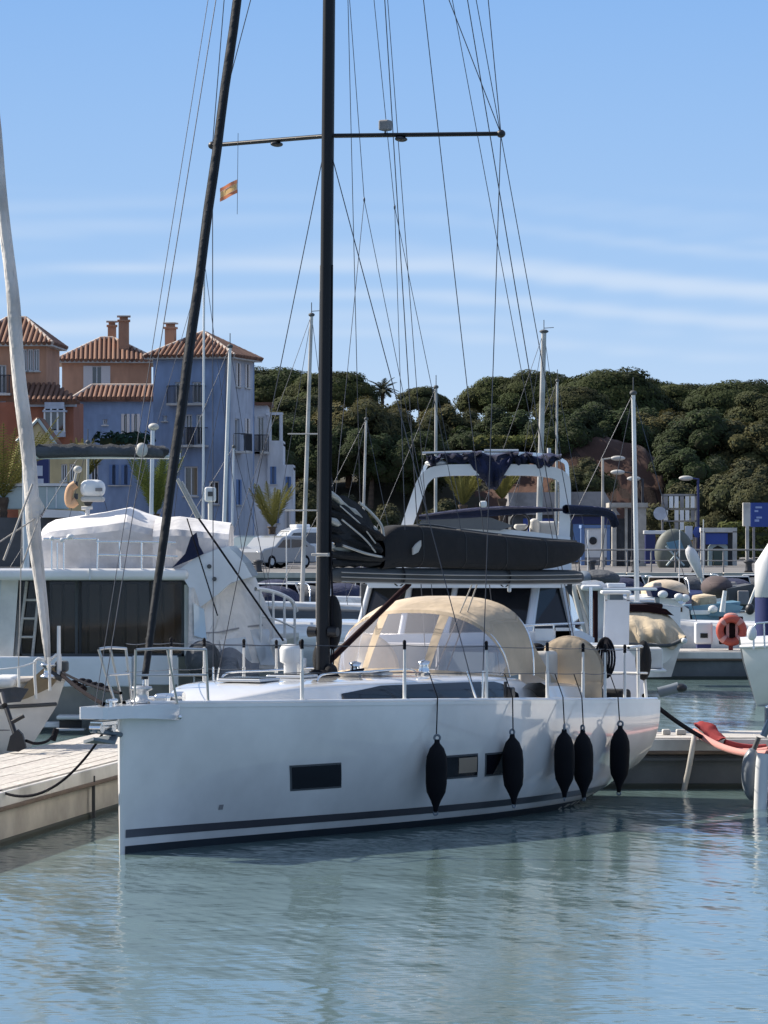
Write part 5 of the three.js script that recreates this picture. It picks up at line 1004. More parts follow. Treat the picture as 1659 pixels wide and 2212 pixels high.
{ // white motor boat bow behind it
  const d = 74, t = thing('motor_boat', 'bright white motor boat bow with pulpit at the right edge before the mooring pile', 'boat', V(W(1700, 1490, d).x, 0, -d - 1));
  const rows = [], N = 10; for (let i = 0; i <= N; i++) { const k = i / N, x = M(1612 - 829.5, d) + k * 4.2, w = .18 + 1.25 * Math.pow(k, .55), top = 1.12 + .25 * k; rows.push([[0, -.25 + .0], [w * .45, .05], [w * .75, .35], [w * .95, .8], [w, top], [w * .8, top + .06], [0, top + .12]].map(([z, h], j) => V(x + (j < 4 ? (1 - h) * .30 * (1 - k) : 0), h, -d - 1.3 + z))); }
  wpart('hull', t, [loft(rows), loft(rows.map((r) => r.map((p) => V(p.x, p.y, -2 * (d + 1.3) - p.z)))), fan(rows[0])], MT.gel);
  wpart('rubbing_strip', t, [pipe(rows.map((r) => r[4].clone().add(V(-.01, -.05, .02))), .035, 20, 6)], MT.white);
  wpart('cabin', t, [bx(3, .5, 1.4, M(1665 - 829.5, d) + 1.7, 1.55, -d - 1.3, .15)], MT.gel);
  wpart('cabin_window', t, [bx(1.8, .22, .05, M(1665 - 829.5, d) + 1.7, 1.6, -d - .59)], MT.glassDark);
  wpart('pulpit', t, [pipe([W(1628, 1402, d), W(1630, 1352, d), W(1650, 1345, d), W(1690, 1342, d)], .02, 16, 6), rod(W(1652, 1400, d), W(1650, 1345, d), .016)], MT.steel);
  wpart('bow_fender', t, [sphere(W(1624, 1368, d), .09, .13, .09, 12)], MT.white);
}
// ------------------------------------------------------------------ left sailing boat
{
  const d = 49.5, t = thing('sailing_boat', 'older sailing boat at the left edge with white furled genoa, bow beside the finger pontoon', 'sailing boat', V(W(60, 1600, d).x, 0, -d - .6));
  const xb = W(132, 1500, d).x, rows = [], N = 16;
  for (let i = 0; i <= N; i++) { const k = i / N, x0 = xb - 5.5 * k, w = .05 + 1.35 * Math.pow(k, .62), top = 1.34 - .20 * k; rows.push([[w * .2, -.25], [w * .62, .05], [w * .84, .35], [w * .94, .7], [w * .985, top - .3], [w, top]].map(([z, h], j) => V(x0 - (1 - Math.min(1, h / 1.2)) * .75 * (1 - k) * 1.0, h, -d - .6 + z))); }
  const mir = (r) => r.map((p) => V(p.x, p.y, 2 * (-d - .6) - p.z));
  wpart('hull', t, [loft(rows), loft(rows.map(mir)), fan([...rows[0], ...[...mir(rows[0])].reverse()])], MT.gelWarm);
  wpart('deck', t, [loft(rows.map((r) => { const a = r[5], b = mir(r)[5]; return [0, .25, .5, .75, 1].map((q) => a.clone().lerp(b, q).add(V(0, .05 * Math.sin(Math.PI * q) - .02, 0))); }))], MT.offwhite);
  wpart('rubbing_strake', t, [pipe(rows.map((r) => r[4].clone().add(V(0, .02, .012))), .022, 30, 6)], MT.greyDark);
  wpart('toe_rail', t, [pipe(rows.map((r) => r[5].clone().add(V(.0, .03, -.01))), .035, 30, 6), pipe(rows.map((r) => mir(r)[5].add(V(0, .03, .01))), .03, 30, 6)], MT.plank2);
  wpart('foredeck_cover', t, [cut([[40, 1498], [64, 1470], [100, 1438], [128, 1436], [134, 1452], [108, 1486], [60, 1508], [36, 1515]], d + .2, .9)], mat([.30, .235, .15], { roughness: .95, map: T_dirt, bumpMap: T_wrinkle, bumpScale: .03 }));
  wpart('locker', t, [slab(-20, 1462, 32, 1486, d - .1, .9, .06)], MT.white);
  wpart('spray_cloth', t, [cut([[-20, 1490], [34, 1484], [62, 1488], [44, 1516], [-20, 1522]], d - .45, .04)], MT.canvasGrey);
  wpart('pulpit', t, [pipe([W(78, 1510, d), W(76, 1428, d), W(104, 1428, d), W(128, 1412, d), W(130, 1450, d)], .018, 20, 7), rod(W(42, 1516, d - .4), W(40, 1440, d - .4), .016), rod(W(108, 1492, d - .1), W(106, 1420, d - .1), .018), pipe([W(-20, 1448, d - .4), W(40, 1441, d - .4), W(78, 1430, d)], .009, 14, 6)], MT.tubeWhite);
  wpart('flag_staff', t, [rod(W(127, 1462, d), W(127, 1352, d), .026, .022, 10)], MT.white);
  wpart('bow_roller', t, [slab(118, 1428, 146, 1452, d, .22, .03), rod(W(104, 1452, d), W(134, 1466, d), .04)], MT.greyDark);
  // white furled genoa, leaning up to the left
  const f0 = W(104, 1440, d), f1 = W(-62, -260, d + 1.5), fr = [];
  for (let i = 0; i <= 40; i++) { const k = i / 40, c = f0.clone().lerp(f1, k), w = tab(k, [[0, .03], [.05, .056], [.2, .088], [.45, .08], [.7, .06], [1, .03]]) * (1 + .03 * Math.sin(k * 47)); fr.push(Array.from({ length: 12 }, (_, j) => { const q = j / 12 * 6.2832, e = 1 + .15 * Math.sin(q + k * 30); return c.clone().add(V(Math.cos(q) * w * e, 0, Math.sin(q) * w * e)); })); }
  const g = wpart('furled_genoa', t, [loft(fr, true)], MT.sail, 'white furled genoa');
  wpart('furler_drum', g, [lathe([[0, 0], [.09, 0], [.10, .03], [.05, .06], [.05, .12], [.10, .15], [.09, .18], [0, .18]], f0.clone().add(V(0, -.14, 0)), 16)], MT.steel);
  wpart('clew', g, [thick(loft([[W(66, 1090, d), W(74, 1150, d)], [W(84, 1072, d + .05), W(88, 1110, d + .05)], [W(98, 1096, d), W(92, 1112, d)]]), .01)], MT.sail);
  const sh = (a, b, r = .007) => rod(W(...a), W(...b), r, r, 5);
  wpart('sheet', t, [sh([88, 1108, d], [46, 1226, d - .3], .009), sh([70, 1046, d], [8, 1210, d - .5], .014), sh([48, 1104, d - .2], [40, 1440, d - .4]), sh([76, 1120, d], [-30, 1190, d - .6], .009)], MT.ropeLight);
  wpart('hull_trim', t, [pipe(rows.map((r) => r[3].clone().add(V(0, .06, .010))), .010, 30, 5)], MT.grey);
  const an = thing('anchor', 'black folding anchor hanging by a rope under the bow of the left sailing boat', 'anchor', W(36, 1600, d - 1.35));
  wpart('fluke', an, [cut([[14, 1622], [22, 1590], [38, 1576], [48, 1586], [56, 1616], [40, 1624]], d - 1.45, .14)], MT.black);
  wpart('shank', an, [rod(W(36, 1596, d - 1.3), W(14, 1530, d - 1.1), .03), rod(W(26, 1560, d - 1.4), W(52, 1546, d - 1.4), .025), rod(W(10, 1524, d - 1.1), W(4, 1500, d - .8), .035)], MT.black);
  solo('mooring_rope', 'dark rope looped along the side of the left sailing boat near the waterline', 'rope', [pipe([W(56, 1600, d - 1.3), W(76, 1606, d - 1.1), W(100, 1602, d - .9), W(116, 1588, d - .5), W(122, 1576, d - .4)], .018, 24, 6), rod(W(114, 1600, d - .5), W(122, 1574, d - .5), .035)], MT.ropeDark, W(90, 1600, d - 1));
  solo('mooring_rope', 'upper knotted dark rope from the left boat to the bow of the white yacht', 'rope', [sagging(W(134, 1452, d), yw(.2, -.12, 1.55), .03, .016, 20), [0, 1, 2, 3, 4].map((k) => sphere(W(178 + k * 13, 1470 + k * 4.2, d - 1.2 - k * .9), .05, .03 + .012 * (k % 2), .04, 8)), pipe([W(178, 1472, d - 1.5), W(184, 1484, d - 1.5), W(196, 1470, d - 1.5), W(200, 1482, d - 2), W(208, 1474, d - 2.5)], .010, 24, 5)], MT.ropeDark, W(190, 1475, 46));
  solo('mooring_rope', 'lower thick dark rope from the left boat down to the bow platform', 'rope', [sagging(W(134, 1458, d), yw(-.42, 0, 1.47), .02, .024, 20), [0, 1, 2].map((k) => sphere(W(160 + k * 9, 1476 + k * 6, d - 1.3 - k * .8), .055, .04, .05, 8))], phys([.012, .009, .010], { roughness: .95, specularIntensity: .15 }), W(190, 1490, 46));
}
// ------------------------------------------------------------------ white flybridge yacht on the left
{
  const d = 65, t = thing('flybridge_yacht', 'white flybridge motor yacht under white covers, with a wide dark saloon window', 'motor yacht', V(W(300, 1500, d).x, 0, -d - 1.5));
  const z0 = d - .2;
  // hull: runs to a raked bow at the right
  const rows = []; for (let i = 0; i <= 18; i++) { const k = i / 18, x = M(640 - 829.5, d) - 6.6 * k, w = .06 + 1.75 * Math.pow(k, .55), top = 1.42 - .18 * k; rows.push([[w * .12, -.2], [w * .55, .05], [w * .8, .4], [w * .95, .9], [w, top], [w * .93, top + .10]].map(([z, h]) => V(x - (1 - Math.min(1, h / 1.4)) * 1.0 * (1 - k) ** 2, h, -d - 1.9 + z))); }
  const mir = (r) => r.map((p) => V(p.x, p.y, 2 * (-d - 1.9) - p.z));
  wpart('hull', t, [loft(rows), loft(rows.map(mir)), fan([...rows[18]].concat([...mir(rows[18])].reverse()))], MT.gelWarm);
  wpart('deck', t, [loft(rows.map((r) => { const a = r[5], b = mir(r)[5]; return [0, .5, 1].map((q) => a.clone().lerp(b, q)); }))], MT.deck);
  wparts('bulwark', t, [slab(-60, 1418, 286, 1484, d - .25, .10, .03), slab(286, 1416, 384, 1480, d - .15, .10, .02)], MT.gelCool);
  wpart('rubbing_strake', t, [slab(122, 1546, 222, 1554, d - .6, .5, .02), slab(214, 1552, 222, 1576, d - .6, .4, .02), slab(-60, 1560, 130, 1572, d - .2, .3, .02), slab(118, 1574, 182, 1579, d - .55, .4, .015)], MT.white);
  wpart('step_recess', t, [slab(128, 1556, 176, 1572, d - .3, .1)], MT.black);
  // saloon
  wpart('cabin', t, [slab(-60, 1252, 404, 1420, d + .2, 2.6, .04)], MT.gelCool);
  const [win] = wparts('saloon_window', t, [slab(46, 1256, 104, 1414, d + .10, .015), slab(104, 1256, 166, 1414, d + .12, .015), slab(166, 1256, 262, 1414, d + .10, .015), slab(262, 1256, 326, 1414, d + .12, .015), slab(326, 1256, 394, 1412, d + .10, .015)], MT.glassTint);
  wpart('interior', t, [slab(44, 1254, 396, 1416, d + .185, .012)], mat([.035, .035, .04]));  // thin dark sheet painted to stand for the unlit room behind the glass
  for (const [a, b] of [[170, 176], [322, 327], [100, 106]]) wpart('window_post', win, [slab(a, 1256, b, 1414, d + .08, .05)], MT.black);
  wpart('window_frame', win, [slab(40, 1250, 47, 1418, d + .05, .12), slab(392, 1250, 400, 1418, d + .05, .12), slab(162, 1254, 168, 1416, d + .07, .09), slab(40, 1412, 400, 1418, d + .05, .12)], MT.greyDark);
  for (let k = 0; k < 10; k++) wpart('curtain', win, [slab(112 + k * 27, 1262, 134 + k * 27, 1408, d + .15, .03, .012)], [mat([.40, .35, .32], { roughness: .9 }), mat([.31, .28, .265], { roughness: .9 }), mat([.22, .21, .205], { roughness: .9 })][(k * 7) % 3]);
  wparts('side_pillar', t, [slab(398, 1262, 408, 1418, d - .02, .35, .02), cut([[-10, 1420], [4, 1250], [40, 1250], [28, 1420]], d - .02, .3)], MT.gelWarm);
  wpart('ladder', t, [rod(W(58, 1256, d), W(38, 1420, d), .025), rod(W(86, 1256, d), W(70, 1420, d), .025), [0, 1, 2].map((k) => rod(W(54 - k * 5, 1296 + k * 40, d), W(82 - k * 5, 1296 + k * 40, d), .02))], MT.plank2);
  // roof overhang and flybridge
  wpart('flybridge_deck', t, [slab(-80, 1228, 408, 1254, d - .55, 3.6, .08)], MT.gel);
  wpart('deck_joint', t, [slab(192, 1228, 196, 1252, d - .57, .05)], MT.white);
  wpart('flybridge_side', t, [cut([[384, 1232], [424, 1204], [470, 1186], [494, 1180], [528, 1216], [545, 1246], [500, 1258], [470, 1284], [432, 1312], [404, 1262]], d - .5, 3.2)], MT.gelCool);
  wparts('vent', t, [new THREE.CylinderGeometry(.035, .035, .04, 12).rotateX(Math.PI / 2).translate(W(455, 1223, d).x, W(455, 1223, d).y, -d + .52), new THREE.CylinderGeometry(.035, .035, .04, 12).rotateX(Math.PI / 2).translate(W(466, 1250, d).x, W(466, 1250, d).y, -d + .52)], MT.greyDark);
  const tent = (pts, dd, deep) => { // gabled canvas cover
    const N = 26, r = []; for (let i = 0; i <= N; i++) { const x = pts[0][0] + (pts[pts.length - 1][0] - pts[0][0]) * i / N, top = lerpT(x, pts); const bot = 1232, row = []; for (const [q, z] of [[1, 0], [.66, .0], [.34, .02], [.22, .10], [.11, .38], [0, .75], [-.03, deep * .5], [.05, deep - .3], [1, deep]]) row.push(W(x, 0, dd).setY(pxH(bot + (top - bot) * (1 - q), dd)).setZ(-dd - z - .02 * Math.sin(i * 1.1 + q * 4) * Math.min(1, q + .2))); r.push(row); } return toCreasedNormals(loft(r), .35); };
  const lerpT = (x, pts) => { let i = 0; while (i < pts.length - 2 && pts[i + 1][0] < x) i++; const [a, b] = [pts[i], pts[i + 1]]; return a[1] + (b[1] - a[1]) * (x - a[0]) / (b[0] - a[0]); };
  wpart('flybridge_cover', t, [tent([[84, 1142], [100, 1126], [150, 1118], [220, 1108], [272, 1098], [310, 1112], [340, 1120], [372, 1122]], d + .1, 2.6)], MT.canvasWhite, 'white canvas cover over the flybridge');
  wpart('windscreen_cover', t, [tent([[330, 1122], [380, 1118], [430, 1124], [494, 1132]], d - .1, 2.4).applyMatrix4(new THREE.Matrix4())], MT.canvasWhite);
  wpart('cover_gap', t, [cut([[400, 1196], [412, 1160], [424, 1150], [430, 1178], [440, 1196], [420, 1206], [372, 1226]], d - .55, .1)], MT.canvasNavy);
  const fr = (pts, r = .016) => pts.slice(1).map((p, i) => rod(W(pts[i][0], pts[i][1], d - .5), W(p[0], p[1], d - .5), r, r, 7));
  wpart('flybridge_rail', t, [fr([[94, 1164], [150, 1164], [208, 1164]]), fr([[208, 1170], [300, 1170], [380, 1172]]), fr([[212, 1198], [300, 1200], [384, 1202]]), fr([[212, 1164], [210, 1232]]), fr([[258, 1170], [260, 1230]]), fr([[306, 1170], [306, 1232]]), fr([[112, 1164], [112, 1230]]), fr([[124, 1172], [124, 1230]]), fr([[138, 1172], [138, 1232]]), fr([[352, 1170], [354, 1230]])], MT.steel);
  wparts('rail_end', t, [sphere(W(152, 1160, d - .5), .06, .05, .05, 10), sphere(W(112, 1163, d - .5), .04, .04, .04, 8), sphere(W(134, 1167, d - .5), .04, .04, .04, 8)], MT.white);
  // covered windscreen and foredeck at the right
  const cov = []; for (let i = 0; i <= 14; i++) { const k = i / 14, xt = 408 + 142 * k, yt = tab(k, [[0, 1262], [.25, 1290], [.5, 1272], [.8, 1252], [1, 1248]]), xb = 404 + 226 * k, yb = 1440 + 8 * k; cov.push([0, .2, .4, .6, .8, 1].map((v) => { const p = W(xt + (xb - xt) * v, yt + (yb - yt) * v, d - .45 + 1.8 * k * k - .5 * v); p.z += .05 * Math.sin(k * 19 + v * 5); return p; })); }
  const cv = wpart('foredeck_cover', t, [thick(loft(cov), .02)], mat([.70, .67, .63], { roughness: .9, map: T_dirt, bumpMap: T_wrinkle, bumpScale: .03 }), 'pale canvas cover with clear panels');
  const lay = (k0, k1, v0, v1, o) => { const P = (k, v) => { const a = cov[Math.min(14, Math.round(k * 14))], j = v * 5, i = Math.min(4, Math.floor(j)); return a[i].clone().lerp(a[i + 1], j - i).add(V(0, 0, o)); }; const r = []; for (let i = 0; i <= 5; i++) r.push([0, .33, .66, 1].map((q) => P(k0 + (k1 - k0) * i / 5, v0 + (v1 - v0) * q))); return loft(r); };
  wparts('clear_panel', cv, [lay(.04, .22, .18, .60, .06)], mat([.42, .52, .58], { roughness: .15 }));
  wparts('clear_panel', cv, [lay(.36, .62, .62, .9, .06), lay(.68, .96, .55, .95, .06)], mat([.52, .54, .55], { roughness: .12 }));
  wpart('seam', cv, [lay(.33, .35, 0, 1, .065), lay(.64, .66, .5, 1, .065), lay(.24, .98, .50, .52, .065)], MT.grey);
  wpart('foredeck_gear', t, [sphere(W(438, 1425, d - 1), .28, .30, .3, 14)], MT.canvasGrey);
  const din = []; for (let i = 0; i <= 12; i++) { const k = i / 12, x = 462 + 98 * k, yt = 1432 - 34 * Math.sin(Math.PI * Math.min(1, k * 1.1 + .12)), yb = 1478; din.push([0, .25, .5, .75, 1].map((v) => W(x, yb + (yt - yb) * v, d - 1.2 + .5 * v * v))); }
  wpart('tender_cover', t, [thick(loft(din), .03)], mat([.16, .165, .18], { roughness: .95, map: T_dirt, bumpMap: T_wrinkle, bumpScale: .05 }), 'grey cover over gear on the foredeck');
  wpart('pulpit', t, [pipe([[552, 1272], [580, 1276], [606, 1284], [630, 1298], [640, 1320]].map(([x, y], i) => W(x, y, d + .3 + i * .2)), .034, 24, 8), ...[[562, 1274, 1440], [590, 1280, 1450], [614, 1290, 1460], [636, 1304, 1440]].map(([x, a, b], i) => rod(W(x, a, d + .3 + i * .2), W(x + 2, b, d + .3 + i * .2), .02)), pipe([[560, 1330], [600, 1340], [636, 1356]].map(([x, y], i) => W(x, y, d + .35 + i * .2)), .016, 14, 6)], MT.white);
  wpart('anchor_locker', t, [slab(584, 1380, 618, 1398, d - .2, .6, .05)], MT.white);
  wparts('antenna_spar', t, [rod(W(383, 1034, d - .7), W(428, 1120, d - .7), .028), rod(W(392, 1040, d - .7), W(434, 1120, d - .7), .02)], MT.offwhite);
  wpart('stay', t, [rod(W(428, 1118, d - .7), W(612, 1384, d - 1.4), .016), rod(W(404, 1120, d - .6), W(470, 1330, d - .8), .010)], MT.ropeDark);
  wparts('stern_rail', t, [fr([[384, 1420], [384, 1510]]), fr([[420, 1410], [420, 1512]])], MT.tubeWhite);
}
{ // radar and horseshoe buoy on their post: belongs to the flybridge
  const d = 66, t = thing('radar_post', 'white radar on a post with a tan horseshoe buoy hung beside it', 'radar', V(W(189, 1230, d).x, pxH(1232, d), -d));
  wpart('post', t, [rod(W(188, 1232, d), W(189, 1100, d), .035), rod(W(176, 1098, d), W(200, 1096, d), .03)], MT.tubeWhite);
  wpart('radome', t, [slab(172, 1036, 225, 1074, d - .2, .42, .12)], MT.white);
  wpart('radome_base', t, [slab(174, 1072, 224, 1084, d - .16, .36, .06)], MT.offwhite);
  wpart('radome_badge', t, [slab(206, 1054, 221, 1061, d - .23, .05)], MT.grey);
  wpart('bracket', t, [cut([[174, 1074], [204, 1078], [190, 1102]], d, .06), slab(160, 1040, 168, 1052, d - .1, .1), slab(160, 1066, 168, 1078, d - .1, .1)], MT.greyDark);
  wpart('horseshoe_buoy', t, [pipe([W(164, 1046, d - .1), W(152, 1056, d - .1), W(148, 1076, d - .1), W(153, 1090, d - .1), W(166, 1082, d - .1)], .07, 20, 10, .5)], MT.tanOrange);
  wpart('strobe', t, [rod(W(160, 1044, d - .1), W(168, 1006, d - .1), .02), sphere(W(168, 1014, d - .1), .07, .06, .06, 10)], MT.offwhite);
}
{ // dark sail cover on another boom, further left
  const d = 92, t = thing('sailing_boat', 'sailing boat behind the flybridge yacht with its boom wrapped in dark grey sail cover', 'sailing boat', V(W(220, 1400, d).x, 0, -d));
  const r = []; for (let i = 0; i <= 28; i++) { const k = i / 28, x = 74 + 290 * k, top = 955 + 4 * k + 4 * Math.abs(Math.sin(k * 22)), bot = 992 - 4 * Math.sin(k * 3), cy = (top + bot) / 2, ry = M(bot - top, d) / 2 * (i === 0 || i === 28 ? .35 : 1); r.push(Array.from({ length: 10 }, (_, j) => { const q = j / 10 * 6.2832; return W(x, cy, d).add(V(0, Math.sin(q) * ry, Math.cos(q) * .18)); })); }
  wpart('sail_cover', t, [loft(r, true)], MT.canvasGrey); wpart('boom', t, [rod(W(66, 985, d), W(390, 985, d), .07)], MT.alu);
  wpart('mast', t, [rod(W(58, 1400, d), W(54, 905, d), .08, .07)], MT.alu);
  wpart('cover_end', t, [sphere(W(306, 972, d - .2), .14, .16, .1, 10)], MT.offwhite);
  wpart('hull', t, [smallHull(10, 3.0, 1.1, W(150, 0, d).x, -d + 1.2, .9)], MT.gel);
}
function smallHull(L, B, fb, x, z, turn) {
  const rows = []; for (let i = 0; i <= 14; i++) { const k = i / 14, w = B / 2 * Math.pow(Math.sin(Math.PI * (.02 + .62 * k)), .8), top = fb * (1.12 - .2 * k); rows.push([[0, -.4], [w * .5, -.2], [w * .86, .1], [w * .97, top * .6], [w, top], [0, top + .08]].map(([b, h]) => V(k * L - (h < top ? (top - h) * -.25 * (1 - k) : 0), h, b))); }
  const m = rows.map((r) => r.map((p) => V(p.x, p.y, -p.z)));
  return merge([loft(rows), loft(m), fan([...rows[14], ...[...m[14]].reverse()])]).rotateY(turn).translate(x, 0, z);
}
// ------------------------------------------------------------------ grey motor yacht with radar arch, behind the white yacht
{
  const d = 62, t = thing('motor_yacht', 'grey hulled motor yacht with white radar arch, blue bimini and four pane windscreen', 'motor yacht', V(W(1000, 1500, d).x, 0, -d - 2));
  wpart('hull', t, [prism([[690, 0], [1060, 2.2], [1275, .5], [1290, -4], [740, -4.5]].map(([x, z]) => V(W(x, 0, d).x, -.1, -d + z)), V(0, 1.5, 0))], MT.gelGrey);
  wpart('side_deck', t, [cut([[740, 1392], [765, 1372], [1255, 1362], [1284, 1378], [1284, 1396], [745, 1404]], d - .6, 3)], MT.gelCool);
  // windscreen: panes leaning back, white pillars between
  const wx = [772, 866, 962, 1142, 1238], tx = [800, 886, 985, 1158, 1212], zt = [.9, .35, .3, .35, .9], zb = [.7, 0, -.15, 0, .7], yt = 1268, yb = 1366;
  for (let i = 0; i < 4; i++) wpart('windscreen_pane', t, [prism([W(wx[i], yb, d + zb[i]), W(wx[i + 1], yb, d + zb[i + 1]), W(tx[i + 1], yt, d + zt[i + 1]), W(tx[i], yt, d + zt[i])], V(0, 0, -.03))], MT.glassDark);
  for (let i = 0; i < 5; i++) wpart('pillar', t, [rod(W(wx[i], yb + 6, d + zb[i] - .03), W(tx[i], yt - 4, d + zt[i] - .03), i === 3 ? .075 : .05, i === 3 ? .065 : .045, 8)], MT.gelCool);
  wpart('side_glass', t, [prism([W(1238, yb, d + .7), W(1262, 1372, d + 2.4), W(1228, yt, d + 2.6), W(1212, yt, d + .9)], V(-.03, 0, 0))], MT.glassSmoke);
  wpart('roof', t, [cut([[792, 1258], [1218, 1254], [1226, 1264], [1216, 1270], [796, 1270]], d - .1, 3.2)], MT.gel);
  wpart('cabin_back', t, [slab(780, 1262, 1236, 1400, d + 2.6, .3)], MT.greyDark);
  wparts('seat', t, [slab(1170, 1300, 1205, 1364, d + 1.6, .4, .08), slab(840, 1296, 876, 1364, d + 1.7, .4, .08), slab(905, 1300, 940, 1366, d + 1.7, .4, .08)], MT.grey);
  wparts('hull_side_panel', t, [slab(1156, 1358, 1196, 1384, d - .7, .05), slab(1200, 1356, 1234, 1380, d - .6, .05)], MT.gel);
  wpart('rail', t, [rod(W(1100, 1352, d - .6), W(1262, 1346, d - .5), .018), ...[1152, 1196, 1240].map((x) => rod(W(x, 1350, d - .58), W(x, 1392, d - .58), .014)), rod(W(1276, 1268, d - .5), W(1276, 1400, d - .5), .03)], MT.steel);
  // flybridge body
  wpart('flybridge', t, [cut([[870, 1150], [930, 1128], [1060, 1140], [1160, 1150], [1232, 1160], [1236, 1256], [830, 1256]], d + .5, 3)], MT.gelCool);
  wpart('flybridge_screen', t, [cut([[905, 1128], [930, 1112], [1060, 1118], [1110, 1136], [1080, 1146], [920, 1138]], d + .4, .1)], MT.glassSmoke);
  wparts('helm_console', t, [slab(1112, 1132, 1140, 1160, d + 1.2, .5, .04), slab(1146, 1120, 1166, 1162, d + 1.4, .5, .06), slab(1160, 1126, 1204, 1166, d + 1.8, .4, .06)], MT.offwhite);
  wpart('helm_wheel', t, [new THREE.TorusGeometry(.14, .018, 8, 24).translate(W(1128, 1128, d).x, W(1128, 1128, d).y, -d - 1.0)], MT.black);
  // radar arch
  const tube = (pts, w, dep) => { const c = new THREE.CatmullRomCurve3(pts.map(([x, y, z]) => W(x, y, d + 1.0 + z)), false, 'catmullrom', .3), r = []; for (let i = 0; i <= 40; i++) { const p = c.getPoint(i / 40), tg = c.getTangent(i / 40), n = V(-tg.y, tg.x, 0).normalize(); r.push([[w, dep], [w, -dep], [-w, -dep], [-w, dep]].map(([a, b]) => p.clone().addScaledVector(n, a).add(V(0, 0, b)))); } return toCreasedNormals(loft(r, true), .6); };
  const arch = wpart('radar_arch', t, [tube([[874, 1150, 0], [896, 1086, 0], [912, 1042, 0], [932, 1022, 0], [970, 1016, 0], [1060, 1015, 0], [1150, 1016, 0], [1196, 1022, 0], [1218, 1036, 0], [1220, 1090, 0], [1217, 1165, 0]], .085, .22)], MT.gel);
  wpart('frame', arch, [tube([[890, 1110, .4], [916, 1014, .4], [940, 990, .4], [1050, 978, .4], [1180, 984, .4], [1222, 1000, .4], [1226, 1040, .4]], .028, .03)], MT.steel);
  wpart('fitting', arch, [sphere(W(942, 1000, d + .9), .17, .05, .1, 12), rod(W(942, 1002, d + .9), W(942, 1018, d + .9), .02), rod(W(1186, 985, d + 1), W(1186, 968, d + 1), .03)], MT.white);
  // bundled blue bimini, sagging in the middle
  const R = rng(66), lob = (x0, x1, y0, yb, seed) => { const r = []; for (let i = 0; i <= 16; i++) { const k = i / 16, x = x0 + (x1 - x0) * k, e = Math.sin(Math.PI * Math.min(.98, Math.max(.02, k))), top = y0 + 4 * Math.sin(k * 9 + seed), bot = y0 + (yb - y0) * Math.pow(e, .9) + 3 * Math.sin(k * 23 + seed); r.push(Array.from({ length: 12 }, (_, j) => { const q = j / 12 * 6.2832; return W(x, (top + bot) / 2, d + .9).add(V(.015 * Math.sin(j * 3 + i), Math.sin(q) * Math.max(.04, M(bot - top, d) / 2), Math.cos(q) * (.2 + .05 * Math.sin(i * 1.3)))); })); } return loft(r, true); };
  wpart('bimini', t, [lob(920, 952, 984, 1010, 1), lob(948, 1040, 980, 1004, 2), lob(1000, 1120, 978, 1048, 3), lob(1098, 1150, 980, 1006, 4), lob(1134, 1212, 982, 1014, 5), lob(1030, 1100, 990, 1060, 6)], MT.canvasNavy, 'bundled dark blue bimini');
  wpart('bimini_bar', t, [rod(W(912, 979, d + .8), W(1020, 976, d + .8), .022), rod(W(1046, 974, d + .8), W(1120, 974, d + .8), .025)], MT.alu);
  const lb = []; for (let i = 0; i <= 20; i++) { const k = i / 20, x = 905 + 310 * k, y = 1118 - 12 * Math.sin(k * 2) - 6 * k, ry = .02 + .055 * Math.sin(Math.PI * Math.min(1, k * .9 + .1)); lb.push(Array.from({ length: 8 }, (_, j) => { const q = j / 8 * 6.2832; return W(x, y, d + .3).add(V(0, Math.sin(q) * ry, Math.cos(q) * .12)); })); }
  wparts('rolled_cover', t, [loft(lb, true), pipe([W(1222, 1100, d + .5), W(1290, 1104, d + 1.2), W(1318, 1112, d + 1.6), W(1328, 1132, d + 1.8)], .07, 20, 8)], MT.canvasNavy);
  wpart('navigation_light', t, [slab(1036, 1082, 1052, 1096, d - 2, .1, .03)], MT.white);
  wpart('foredeck', t, [cut([[740, 1440], [760, 1396], [1290, 1392], [1296, 1440]], d - 1.6, 1)], MT.gelGrey);
}
// ------------------------------------------------------------------ boats and gear right of the stern
{ // white cruiser with slanted cabin side
  const d = 80, t = thing('cabin_cruiser', 'white cabin cruiser with slanted side, round porthole and grey dinghy on top', 'boat', V(W(1350, 1480, d).x, 0, -d - 1));
  wpart('cabin', t, [cut([[1226, 1262], [1300, 1256], [1360, 1300], [1470, 1312], [1470, 1392], [1240, 1400]], d, 2.6)], MT.gelCool);
  wpart('hull', t, [cut([[1225, 1380], [1478, 1372], [1450, 1462], [1240, 1466]], d - .2, 3)], MT.gelWarm);
  const c = W(1248, 1285, d - .02); wpart('porthole', t, [new THREE.CylinderGeometry(.1, .1, .06, 18).rotateX(Math.PI / 2).translate(c.x, c.y, c.z)], MT.glassDark);
  wparts('wiper_frame', t, [rod(W(1250, 1262, d - .1), W(1292, 1396, d - .1), .05), rod(W(1238, 1264, d - .15), W(1262, 1368, d - .15), .05)], MT.offwhite);
  wpart('dark_window', t, [cut([[1304, 1362], [1326, 1336], [1340, 1320], [1344, 1368], [1304, 1372]], d - .08, .1)], MT.black);
  wpart('window_trim', t, [cut([[1314, 1360], [1328, 1342], [1334, 1364]], d - .14, .05)], MT.offwhite);
  wpart('awning', t, [slab(1336, 1304, 1432, 1314, d - .3, 1.4, .03)], MT.maroon);
  wpart('roof_rail', t, [slab(1256, 1264, 1300, 1276, d - .5, .5, .06)], MT.white, 'white oval roof rack end');
  wparts('roof_plate', t, [slab(1300, 1270, 1420, 1276, d - .4, 1.6, .02), slab(1312, 1260, 1352, 1270, d - .3, .8, .03)], MT.gelCool);
  wpart('post', t, [rod(W(1286, 1276, d - .4), W(1286, 1400, d - .4), .05)], MT.maroon);
}
